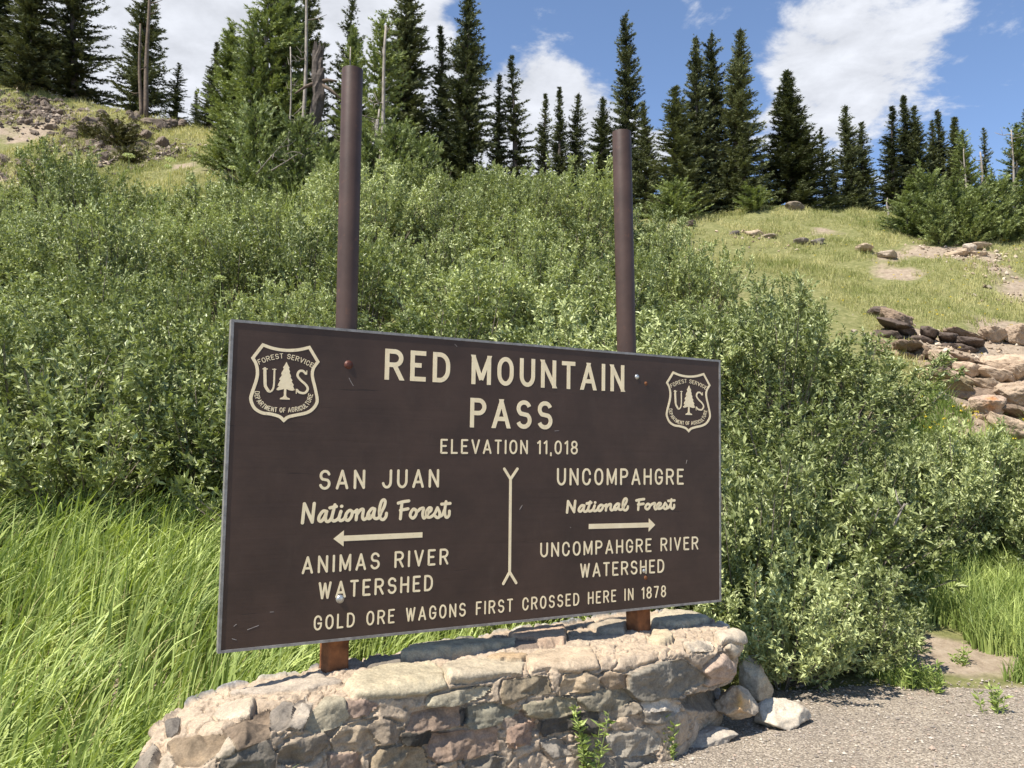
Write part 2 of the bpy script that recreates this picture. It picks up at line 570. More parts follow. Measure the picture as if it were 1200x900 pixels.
for txt, (xl, tl, bl), (xr, tr, br), s, gap, sp, butt in LINES:
    p0, p1, p2, p3 = uv(xl, bl), uv(xl, tl), uv(xr, br), uv(xr, tr)
    y0 = (p0[1] + p2[1]) / 2; hh = ((p1[1] - p0[1]) + (p3[1] - p2[1])) / 2
    items, tw = text_line(txt, s, gap, sp, butt)
    sx = (p2[0] - p0[0]) / tw
    g = stroke_geo(items, s, sx, hh, p0[0], y0, butt)
    # keep each line's own slight tilt on the face
    k = (p2[1] - p0[1]) / (p2[0] - p0[0])
    g2 = []
    for v, f in g:
        v = v.copy(); v[:, 1] += (v[:, 0] - (p0[0] + p2[0]) / 2) * k; g2.append((v, f))
    put('lettering', g2, M_LETTER)


def crom(P, n=6, closed=False):
    P = np.asarray(P, float)
    if closed: E = np.concatenate([P[-1:], P, P[:2]])
    else: E = np.concatenate([2 * P[:1] - P[1:2], P, 2 * P[-1:] - P[-2:-1]])
    out = []
    for i in range(1, len(E) - 2):
        a, b, c, d = E[i - 1], E[i], E[i + 1], E[i + 2]
        for t in np.arange(n) / n:
            out.append(.5 * (2 * b + (c - a) * t + (2 * a - 5 * b + 4 * c - d) * t * t + (3 * b - a - 3 * c + d) * t ** 3))
    if not closed: out.append(E[-2])
    return np.array(out)


_A = lambda pts: [(345 + x / 12, 580 + y / 12) for x, y in pts]
_B = lambda pts: [(435 + x / 12, 580 + y / 12) for x, y in pts]
SCRIPT = [(_A([(113, 393), (141, 125)]), 0), (_A([(141, 125), (250, 382)]), 0), (_A([(250, 382), (280, 120)]), 0),
          (_A([(455, 232), (405, 228), (355, 290), (343, 350), (375, 370), (420, 320), (452, 235)]), 0), (_A([(452, 235), (436, 330), (455, 372), (495, 362), (530, 310)]), 0),
          (_A([(570, 140), (545, 240), (525, 330), (555, 366), (610, 340), (640, 290)]), 0), (_A([(500, 182), (590, 162)]), 0),
          (_A([(655, 232), (628, 320), (645, 360), (690, 345), (725, 300)]), 0), (_A([(662, 160), (668, 159)]), 0),
          (_A([(775, 218), (728, 270), (718, 335), (757, 356), (800, 305), (812, 240)]), 1), (_A([(806, 232), (840, 240), (880, 212)]), 0),
          (_A([(882, 212), (868, 348)]), 0), (_A([(876, 280), (925, 215), (968, 208), (958, 310), (978, 345), (1020, 320), (1050, 280)]), 0),
          (_A([(1128, 196), (1090, 192), (1040, 255), (1028, 320), (1062, 330), (1105, 275), (1130, 200)]), 0), (_A([(1130, 200), (1115, 295), (1138, 332), (1185, 320), (1215, 270)]), 0),
          (_B([(120, 280), (180, 170), (197, 95), (175, 68), (140, 105), (115, 220), (128, 322), (170, 346), (207, 305), (215, 258)]), 0),
          (_B([(432, 112), (410, 335)]), 0), (_B([(380, 116), (450, 96), (530, 84)]), 0), (_B([(410, 216), (518, 195)]), 0),
          (_B([(600, 198), (562, 240), (550, 295), (585, 326), (624, 290), (636, 232)]), 1), (_B([(632, 222), (655, 228), (685, 198)]), 0),
          (_B([(685, 198), (735, 188), (722, 270), (740, 325), (775, 300), (800, 265)]), 0),
          (_B([(775, 262), (835, 225), (845, 188), (812, 184), (775, 240), (782, 302), (830, 312), (890, 265), (932, 180)]), 0),
          (_B([(932, 180), (962, 250), (955, 308), (925, 318), (900, 298)]), 0), (_B([(958, 305), (1000, 280), (1035, 200)]), 0),
          (_B([(1052, 95), (1035, 210), (1040, 290), (1065, 316), (1095, 285), (1100, 228)]), 0), (_B([(990, 130), (1110, 119)]), 0)]
SCUV = [(np.array([uv(*p) for p in pts]), c) for pts, c in SCRIPT]
allp = np.concatenate([p for p, c in SCUV]); lo, hi = allp.min(0), allp.max(0)


def script_geo(tf, w):
    out = []
    for P, c in SCUV:
        Q = tf(P)
        if len(Q) > 2: Q = crom(Q, 6, bool(c))
        out.append(strip(Q, w, bool(c)))
    return out


put('lettering', script_geo(lambda P: P, 0.0185), M_LETTER)
rl, rh = uv(664.5, 600.5), uv(790.5, 583)
slope_r = 0.0
put('lettering', script_geo(lambda P: rl + (P - lo) / (hi - lo) * (rh - rl), 0.0185), M_LETTER)


def arrow(tip, tail, head, hh, th):
    tip, tail = uv(*tip), uv(*tail)
    d = tip - tail; L = np.linalg.norm(d); d /= L; n = np.array([-d[1], d[0]])
    hb = tip - d * head
    return [extrude([tail - n * th / 2, hb - n * th / 2 + d * .004, hb + n * th / 2 + d * .004, tail + n * th / 2]), extrude([hb - n * hh / 2, tip, hb + n * hh / 2])]


put('arrow', arrow((390.7, 631.5), (495, 626.8), 0.062, 0.093, 0.032), M_LETTER)
put('arrow', arrow((767.7, 615), (690, 617), 0.058, 0.094, 0.034), M_LETTER)
dv = [strip([uv(598.3, 560), uv(597.2, 672)], .0195, rnd=False)]
for a, b in (((591, 549.5), (598.3, 561.5)), ((606.3, 549.5), (598.3, 561.5)), ((589.8, 684), (597.2, 670.5)), ((604.8, 683), (597.2, 670.5))):
    dv.append(strip([uv(*a), uv(*b)], .0185))
put('divide_line', dv, M_LETTER)

# ---- shield emblems, traced on the left one
_Z = lambda x, y: uv(280 + x / 8.181, 390 + y / 8.182)
SEG = [[(230, 116), (330, 150), (450, 168), (570, 163), (675, 140)], [(675, 140), (757, 278)], [(757, 278), (712, 345), (705, 420), (730, 530), (750, 640), (735, 695), (690, 745), (630, 772), (540, 790), (470, 808), (430, 840)],
       [(430, 840), (385, 802), (300, 778), (220, 766), (150, 722), (115, 645), (125, 580), (165, 460), (178, 380), (165, 300), (133, 242)], [(133, 242), (230, 116)]]
TREE = [(457, 278), (438, 310), (422, 335), (432, 345), (412, 375), (405, 397), (415, 402), (395, 430), (385, 447), (398, 455), (378, 490), (372, 505), (385, 512), (358, 542), (372, 552), (420, 542), (432, 537), (430, 600), (420, 616), (393, 627), (393, 638),
        (487, 641), (487, 630), (460, 618), (452, 600), (455, 537), (470, 547), (510, 556), (534, 549), (518, 512), (526, 500), (505, 470), (512, 455), (495, 430), (500, 416), (485, 385), (490, 371), (478, 345), (485, 336), (468, 305)]
ARC1 = [(195, 306), (260, 280), (330, 258), (430, 246), (500, 258), (580, 280), (640, 305), (700, 336)]
ARC2 = [(150, 560), (150, 610), (168, 655), (195, 692), (245, 735), (320, 757), (400, 764), (480, 764), (560, 754), (622, 735), (668, 700), (697, 645), (712, 590)]


def on_arc(txt, path, h, s, fit):
    P = crom(np.array([_Z(*p) for p in path]), 12)
    seg = np.r_[0, np.cumsum(np.linalg.norm(np.diff(P, axis=0), axis=1))]
    items, tw = text_line(txt, s, .17, .42)
    k = seg[-1] / tw
    out = []
    for Q, c in items:
        gx = Q[:, 0] * k
        bx = np.c_[np.interp(gx, seg, P[:, 0]), np.interp(gx, seg, P[:, 1])]
        e = seg[-1] * .01
        tx = np.c_[np.interp(gx + e, seg, P[:, 0]) - np.interp(gx - e, seg, P[:, 0]), np.interp(gx + e, seg, P[:, 1]) - np.interp(gx - e, seg, P[:, 1])]
        tx /= np.linalg.norm(tx, axis=1)[:, None] + 1e-12
        out.append((bx + np.c_[-tx[:, 1], tx[:, 0]] * Q[:, 1:2] * h, c, s * h))
    return out


def shield_geo(tf, kx):
    out = []
    ol = np.concatenate([crom(np.array([_Z(*p) for p in sg]), 5)[:-1] for sg in SEG])
    out.append(strip(tf(ol), 0.0178 * kx, True))
    tr = tf(np.array([_Z(*p) for p in TREE]))
    tri = tessellate_polygon([[Vector((p[0], p[1], 0)) for p in tr]])
    z = _z(); n = len(tr)
    tri = np.array([t for t in tri])
    a = tr[tri[:, 0]]; b = tr[tri[:, 1]]; c = tr[tri[:, 2]]
    fl = ((b - a)[:, 0] * (c - a)[:, 1] - (b - a)[:, 1] * (c - a)[:, 0]) < 0
    tri[fl] = tri[fl][:, ::-1]
    V = np.concatenate([np.c_[tr, np.full(n, z)], np.c_[tr, np.full(n, -.0005)]])
    out.append((V, [tri, np.array([(i, (i + 1) % n, (i + 1) % n + n, i + n) for i in range(n)])]))
    px = (_Z(108.18, 0) - _Z(8.18, 0))[0] / 100
    for pts, w in (([(249, 345), (250, 440), (254, 510), (280, 555)], 33), ([(262, 540), (290, 566), (320, 548), (335, 500), (341, 350)], 19), ([(226, 346), (276, 347)], 10), ([(320, 350), (358, 351)], 10),
                   ([(640, 392), (612, 366), (578, 370), (562, 410), (590, 452), (640, 497), (660, 540), (632, 576), (582, 572), (556, 548)], 26), ([(651, 362), (650, 402)], 9), ([(549, 538), (550, 585)], 9)):
        Q = np.array([_Z(*p) for p in pts])
        if len(Q) > 2: Q = crom(Q, 5)
        out.append(strip(tf(Q), w * .9 * px * kx, rnd=len(pts) > 2))
    for Q, c, w in on_arc('FOREST SERVICE', ARC1, 52 * px, .13, 1) + on_arc('DEPARTMENT OF AGRICULTURE', ARC2, 50 * px, .135, 1):
        out.append(strip(tf(Q), w * kx, bool(c)))
    return out


put('shield_emblem', shield_geo(lambda P: np.asarray(P), 1.0), M_LETTER)
sl0, sl1 = np.array([_Z(115, 840)[0], _Z(430, 858)[1]]), np.array([_Z(757, 278)[0], _Z(230, 98)[1]])
q0 = np.array([uv(782.0, 465)[0], uv(807.5, 507)[1]]); q1 = np.array([uv(831.5, 455)[0], uv(790.5, 435)[1]])
put('shield_emblem', shield_geo(lambda P: q0 + (np.asarray(P) - sl0) / (sl1 - sl0) * (q1 - q0), 0.92), M_LETTER)

# ---- bolts through the face
def dome(c, r, h):
    n = 12; V = []; F = []
    rings = [(1.35, 0.0), (1.35, 0.10), (1.02, .14), (1.0, .45), (.75, .8), (.4, .97)]
    for k, z in rings:
        a = np.arange(n) * 2 * np.pi / n
        V.append(np.c_[c[0] + r * k * np.cos(a), c[1] + r * k * np.sin(a), np.full(n, z * h)])
    V = np.concatenate(V + [np.array([[c[0], c[1], h]])])
    F = [(i * n + k, i * n + (k + 1) % n, (i + 1) * n + (k + 1) % n, (i + 1) * n + k) for i in range(len(rings) - 1) for k in range(n)]
    T = [((len(rings) - 1) * n + k, (len(rings) - 1) * n + (k + 1) % n, len(V) - 1) for k in range(n)]
    return V, [np.array(F), np.array(T)]


for (x, y, r, mt, lab) in ((408.5, 427.5, .020, M_BOLT_RUST, 'rust-red bolt head'), (398.5, 702, .019, M_BOLT, 'shiny bolt head with dark washer'), (746.5, 441.5, .014, M_BOLT, None), (757, 449.5, .011, M_RUST, None), (755, 669, .012, M_BOLT, None), (756.8, 677, .012, M_RUST, None)):
    v, f = dome(uv(x, y), r, r * .38)
    o = part('bolt', s2w(v), f, mt, panel, True)
    if lab: o['label'] = lab
sc = []
for pts in ([(409, 443), (411.5, 448), (414, 452)], [(533, 403.5), (535.5, 406)], [(274, 734), (277, 731.5)], [(272, 748.5), (277, 750)], [(316.5, 717.3), (320.5, 717)], [(290, 738), (303, 733)],
            [(609, 597), (612, 592)], [(650, 505), (655, 504.6)], [(804, 543), (805, 539)], [(668, 617.5), (669, 618.5)]):
    sc.append(strip([uv(*p) for p in pts], .003))
put('scratches', sc, M_SCRATCH)

# ---- posts: round painted pipe above, rusty square stub below
OFFP = -0.118


def post(top, mid, foot, r, stub_w):
    a, b = sign_at(*top, OFFP), sign_at(*mid, OFFP)
    foot_p = sign_at(*foot, OFFP)
    low = foot_p + (a - foot_p) / np.linalg.norm(a - foot_p) * 0.22
    n = 36
    ax = (a - b) / np.linalg.norm(a - b)
    pts = [low, b, a - ax * .004, a]
    V, F = tube(pts, [r, r, r, r * .985], n, cap=False)
    # rim and recessed end plate
    x = np.cross(ax, EN); x /= np.linalg.norm(x); y = np.cross(ax, x)
    ang = np.arange(n) * 2 * np.pi / n
    P = part('post', V, F, M_PIPE, SIGN, True)
    rings = []
    for rr, dz in ((r * .985, 0), (r * .90, 0.0), (r * .89, -.02)):
        rings.append(a + ax * dz + rr * (np.cos(ang)[:, None] * x + np.sin(ang)[:, None] * y))
    V2 = np.concatenate(rings + [(a - ax * .02)[None]])
    F2 = [(i * n + k, i * n + (k + 1) % n, (i + 1) * n + (k + 1) % n, (i + 1) * n + k) for i in range(2) for k in range(n)]
    T2 = [(2 * n + k, 2 * n + (k + 1) % n, 3 * n) for k in range(n)]
    part('open_end', V2, [np.array(F2), np.array(T2)], M_PIPE, P)
    # square stub with rounded corners
    d = (low - foot_p) / np.linalg.norm(low - foot_p)
    b0, b1 = foot_p - d * .14, low + d * .02
    ex = EX - d * (EX @ d); ex /= np.linalg.norm(ex); ey = np.cross(d, ex)
    c, s = math.cos(.16), math.sin(.16)
    ex, ey = ex * c + ey * s, ey * c - ex * s
    hw, cr = stub_w / 2, stub_w * .12
    sec = []
    for qx, qy, a0 in ((1, 1, 0), (-1, 1, 90), (-1, -1, 180), (1, -1, 270)):
        for t in np.radians(np.linspace(a0, a0 + 90, 5)):
            sec.append((qx * (hw - cr) + cr * math.cos(t), qy * (hw - cr) + cr * math.sin(t)))
    sec = np.array(sec); k = len(sec)
    V3 = np.concatenate([q + sec[:, :1] * ex + sec[:, 1:] * ey for q in (b0, b1)] + [b1[None]])
    F3 = np.array([(i, (i + 1) % k, (i + 1) % k + k, i + k) for i in range(k)])
    T3 = np.array([(k + i, k + (i + 1) % k, 2 * k) for i in range(k)])
    o = part('stub', V3, [F3, T3], M_RUST, P)
    o['label'] = 'rusty square steel foot of the post'
    return P


post((413, 82), (406, 385), (391, 786), .0655, .134)
P2 = post((728.5, 155), (734.3, 410), (748.5, 741), .0705, .132)
# ------------------------------------------------------------------ stone plinth under the sign
GZ = -0.33                                # level of the gravel
W0 = np.array([-1.05, 5.03, 0.0]); WS = np.array([0.875, 0.484, 0]); WN = np.array([0.484, -0.875, 0])
OUT = np.array([(-1.06, .42, .10), (-.98, .68, .13), (-.74, .75, .20), (-.4, .70, .27), (-.1, .63, .31), (.3, .60, .33), (.8, .58, .33), (1.3, .58, .33), (1.8, .58, .33), (2.2, .58, .33), (2.5, .56, .33), (2.75, .50, .33), (2.95, .36, .33),
                (3.05, .12, .33), (3.09, -.2, .34), (3.03, -.46, .36), (2.75, -.58, .37), (2.3, -.56, .37), (1.8, -.48, .36), (1.3, -.40, .36), (.8, -.28, .35), (.4, -.18, .34), (0, -.11, .33), (-.4, -.11, .30), (-.65, -.10, .27), (-.88, .0, .2), (-1.04, .2, .13)])


def mat_stone(name, rough=0.9, bump=0.35):
    mt, t, b = principled(name)
    tc = t.new('ShaderNodeTexCoord')
    at = t.new('ShaderNodeAttribute', attribute_name='Col')
    n1 = t.new('ShaderNodeTexNoise', {'Vector': tc.outputs['Object'], 'Scale': 14.0, 'Detail': 8.0, 'Roughness': 0.65})
    n2 = t.new('ShaderNodeTexNoise', {'Vector': tc.outputs['Object'], 'Scale': 95.0, 'Detail': 4.0, 'Roughness': 0.7})
    r1 = t.ramp(n1.outputs[0], [(0.28, (0.66, 0.64, 0.62)), (0.5, (1, 1, 1)), (0.74, (1.28, 1.24, 1.16))])
    r2 = t.ramp(n2.outputs[0], [(0.3, (0.72, 0.72, 0.72)), (0.65, (1.15, 1.15, 1.15))])
    c = t.mix(1.0, at.outputs['Color'], r1, 'MULTIPLY')
    c = t.mix(1.0, c, r2, 'MULTIPLY')
    t.l.new(c, b.inputs['Base Color'])
    b.inputs['Roughness'].default_value = rough
    b.inputs['Specular IOR Level'].default_value = 0.25
    h = t.math('ADD', n1.outputs[0], t.math('MULTIPLY', n2.outputs[0], 0.5))
    bp = t.new('ShaderNodeBump', {'Height': h, 'Strength': bump, 'Distance': 0.012})
    t.l.new(bp.outputs[0], b.inputs['Normal'])
    return mt


M_STONE = mat_stone('rubble_stone')
M_MORTAR = mat_stone('lime_mortar', 0.95, 0.5)

# stones on the plinth, plus painted shadow strips and a darkened hollow: (view, outline, colour, height, kind)
VW = {1: (160, 780, 5, 5), 2: (380, 740, 5, 5), 3: (580, 700, 4.5, 4.5), 4: (740, 710, 4.7375, 4.7375)}
STN = [
 (1, [(200, 475), (330, 440), (520, 400), (520, 440), (450, 510), (360, 570), (230, 560)], (.27, .19, .12), .05, 'f'),
 (1, [(525, 395), (600, 350), (770, 262), (770, 410), (720, 440), (600, 495), (545, 420)], (.22, .155, .11), .05, 'f'),
 (1, [(790, 280), (870, 235), (930, 250), (900, 330), (850, 370), (790, 370)], (.20, .18, .165), .035, 'f'),
 (1, [(920, 220), (990, 185), (1020, 220), (1010, 290), (960, 370), (890, 360)], (.33, .295, .26), .035, 'f'),
 (1, [(1000, 370), (1030, 290), (1110, 200), (1200, 215), (1240, 300), (1200, 340), (1130, 375), (1040, 385)], (.36, .33, .24), .04, 'f'),
 (1, [(850, 490), (960, 440), (1100, 410), (1120, 450), (1010, 545), (900, 570), (840, 560)], (.24, .20, .16), .045, 'f'),
 (1, [(490, 600), (500, 560), (620, 500), (760, 450), (800, 520), (800, 640), (480, 660)], (.18, .165, .145), .04, 'f'),
 (1, [(470, 90), (490, 70), (540, 42), (600, 42), (650, 80), (560, 95)], (.31, .305, .29), .05, 'c'),
 (1, [(480, 250), (560, 215), (690, 205), (660, 300), (500, 310), (460, 290)], (.44, .40, .36), .018, 'c'),
 (1, [(470, 520), (540, 430), (580, 480), (540, 530), (480, 530)], (.40, .34, .27), .03, 'f'),
 (1, [(560, 155), (880, 110), (1060, 70), (1150, 85), (1200, 105), (1000, 130), (700, 150)], (.36, .34, .33), .015, 'c'),
 (1, [(40, 560), (100, 470), (130, 510), (120, 590), (60, 640), (20, 620)], (.23, .205, .18), .04, 'f'),
 (1, [(180, 350), (240, 310), (220, 380), (190, 400)], (.14, .13, .125), .02, 'f'),
 (1, [(130, 540), (200, 500), (215, 570), (170, 620), (120, 620)], (.40, .33, .26), .03, 'f'),
 (2, [(130, 340), (180, 280), (330, 235), (620, 200), (690, 250), (710, 320), (600, 360), (400, 385), (260, 385), (160, 370)], (.43, .42, .33), .035, 'c'),
 (2, [(610, 430), (640, 390), (780, 355), (940, 325), (975, 335), (930, 375), (780, 415), (680, 435)], (.37, .35, .26), .05, 'f'),
 (2, [(130, 425), (240, 410), (305, 430), (260, 480), (180, 500), (135, 460)], (.36, .235, .19), .045, 'f'),
 (2, [(490, 580), (510, 530), (520, 490), (640, 460), (775, 435), (785, 540), (640, 575), (540, 590)], (.29, .20, .16), .035, 'f'),
 (2, [(465, 610), (610, 585), (620, 650), (560, 665), (480, 665)], (.05, .052, .05), .04, 'f'),
 (2, [(620, 650), (640, 610), (830, 590), (1010, 575), (1015, 690), (850, 735), (660, 755), (625, 730)], (.31, .205, .16), .04, 'f'),
 (2, [(60, 640), (110, 570), (250, 525), (260, 600), (310, 660), (200, 700), (80, 700)], (.44, .34, .24), .055, 'f'),
 (2, [(260, 560), (330, 520), (450, 560), (430, 650), (330, 660)], (.30, .235, .18), .045, 'f'),
 (2, [(290, 740), (340, 700), (500, 675), (580, 700), (600, 800), (560, 860), (270, 850)], (.32, .25, .16), .05, 'f'),
 (2, [(40, 720), (190, 700), (200, 800), (120, 850), (30, 820)], (.38, .255, .21), .045, 'f'),
 (2, [(840, 540), (850, 440), (1010, 435), (1165, 480), (1120, 515), (900, 570), (860, 560)], (.21, .215, .17), .045, 'f'),
 (2, [(805, 480), (830, 460), (840, 530), (810, 545)], (.10, .10, .10), .02, 'f'),
 (2, [(1085, 600), (1130, 570), (1200, 525), (1205, 580), (1200, 650), (1085, 680)], (.38, .24, .19), .05, 'f'),
 (2, [(690, 230), (760, 190), (930, 160), (1160, 190), (1150, 240), (1000, 250), (850, 285), (740, 290)], (.42, .40, .34), .02, 'c'),
 (2, [(970, 155), (1060, 135), (1180, 145), (1150, 185), (1020, 175)], (.47, .34, .22), .02, 'c'),
 (2, [(460, 160), (530, 100), (800, 60), (1110, 65), (1130, 80), (880, 115), (640, 145)], (.42, .42, .34), .05, 'c'),
 (2, [(230, 205), (260, 180), (450, 170), (450, 190), (300, 210)], (.19, .185, .18), .03, 'c'),  # sign's shadow by the first post foot, painted as a dark cap strip
 (2, [(830, 790), (930, 740), (1060, 760), (1040, 840), (850, 850)], (.18, .165, .145), .04, 'f'),
 (2, [(680, 790), (760, 765), (775, 810), (700, 840)], (.42, .34, .26), .035, 'f'),
 (3, [(40, 500), (60, 450), (200, 415), (280, 430), (290, 500), (180, 510), (50, 560)], (.28, .225, .15), .045, 'f'),
 (3, [(180, 350), (170, 320), (240, 290), (500, 275), (545, 370), (440, 390), (300, 370), (200, 385)], (.47, .39, .32), .02, 'c'),
 (3, [(355, 470), (380, 410), (480, 405), (545, 440), (540, 485), (420, 495), (355, 510)], (.46, .34, .22), .05, 'f'),
 (3, [(560, 430), (600, 400), (690, 415), (690, 470), (600, 480)], (.36, .26, .18), .04, 'f'),
 (3, [(150, 570), (350, 530), (440, 545), (430, 600), (260, 630), (160, 615)], (.28, .26, .18), .035, 'f'),
 (3, [(455, 540), (560, 495), (690, 490), (730, 530), (620, 600), (500, 590)], (.26, .24, .18), .035, 'f'),
 (3, [(700, 480), (705, 410), (860, 350), (1000, 335), (1080, 400), (1150, 420), (1080, 460), (960, 520), (780, 540), (720, 520)], (.235, .225, .195), .06, 'f'),
 (3, [(775, 560), (900, 540), (965, 580), (960, 600), (850, 600), (790, 590)], (.52, .49, .45), .05, 'f'),
 (3, [(245, 710), (260, 660), (400, 620), (530, 600), (540, 640), (520, 720), (380, 690), (260, 730)], (.085, .08, .075), .045, 'f'),
 (3, [(75, 700), (200, 645), (210, 680), (100, 790), (75, 770)], (.36, .22, .17), .045, 'f'),
 (3, [(590, 750), (640, 700), (800, 690), (860, 730), (860, 800), (760, 840), (640, 830), (600, 790)], (.36, .335, .29), .07, 'f'),
 (3, [(610, 680), (660, 640), (750, 625), (780, 680), (640, 695)], (.42, .32, .24), .05, 'f'),
 (3, [(250, 770), (350, 750), (400, 820), (300, 840)], (.25, .235, .22), .035, 'f'),
 (3, [(400, 790), (560, 740), (580, 790), (430, 830)], (.35, .30, .24), .03, 'f'),
 (3, [(560, 860), (800, 845), (850, 850), (820, 890), (560, 910)], (.22, .21, .19), .04, 'f'),
 (3, [(80, 210), (130, 185), (360, 160), (375, 200), (360, 250), (250, 255), (110, 240)], (.46, .33, .27), .045, 'c'),
 (3, [(490, 150), (600, 130), (700, 140), (680, 180), (580, 175)], (.38, .35, .31), .03, 'c'),
 (3, [(110, 245), (220, 240), (230, 262), (110, 268)], (.20, .155, .145), .02, 'c'),  # dark strip standing in for the sign's cast shadow between the caps
 (3, [(780, 610), (950, 605), (940, 650), (860, 660), (790, 650)], (.30, .27, .23), .035, 'f'),
 (3, [(30, 640), (150, 600), (160, 640), (60, 690)], (.30, .22, .18), .03, 'f'),
 (3, [(600, 620), (740, 560), (760, 600), (640, 650)], (.33, .28, .22), .03, 'f'),
 (4, [(410, 360), (510, 275), (550, 320), (530, 390), (420, 440)], (.47, .33, .27), .07, 'f'),
 (4, [(470, 170), (560, 140), (660, 180), (650, 200), (580, 215), (500, 190)], (.45, .43, .40), .035, 'c'),
 (4, [(100, 90), (190, 45), (330, 40), (440, 75), (280, 105), (150, 110)], (.45, .44, .37), .04, 'c'),
 (4, [(540, 225), (650, 205), (640, 250), (560, 285)], (.46, .40, .32), .03, 'f'),
 (4, [(95, 190), (120, 155), (200, 165), (225, 190), (150, 205)], (.42, .38, .29), .045, 'c'),
 (4, [(260, 520), (420, 470), (640, 400), (660, 480), (560, 560), (440, 590), (300, 580)], (.17, .145, .12), -.16, 'h'),  # hollow under the overhang, its shade put into a darker mortar colour
 (4, [(300, 215), (430, 200), (460, 240), (330, 250)], (.46, .40, .33), .03, 'f'),
]


def resample_closed(P, step):
    Q = np.concatenate([P, P[:1]])
    Q = crom(P, 16, True); Q = np.concatenate([Q, Q[:1]])
    L = np.r_[0, np.cumsum(np.linalg.norm(np.diff(Q[:, :2], axis=0), axis=1))]
    n = int(L[-1] / step)
    t = np.arange(n) / n * L[-1]
    return np.c_[[np.interp(t, L, Q[:, i]) for i in range(Q.shape[1])]].T


def poly_sd(x, y, poly):
    """signed distance, positive inside"""
    P = np.asarray(poly, float); n = len(P)
    d = np.full(x.shape, 1e9); ins = np.zeros(x.shape, bool)
    for i in range(n):
        a, b = P[i], P[(i + 1) % n]
        e = b - a
        t = np.clip(((x - a[0]) * e[0] + (y - a[1]) * e[1]) / (e @ e), 0, 1)
        d = np.minimum(d, np.hypot(x - a[0] - e[0] * t, y - a[1] - e[1] * t))
        c = ((a[1] > y) != (b[1] > y)) & (x < (b[0] - a[0]) * (y - a[1]) / (b[1] - a[1] + 1e-12) + a[0])
        ins ^= c
    return np.where(ins, d, -d)


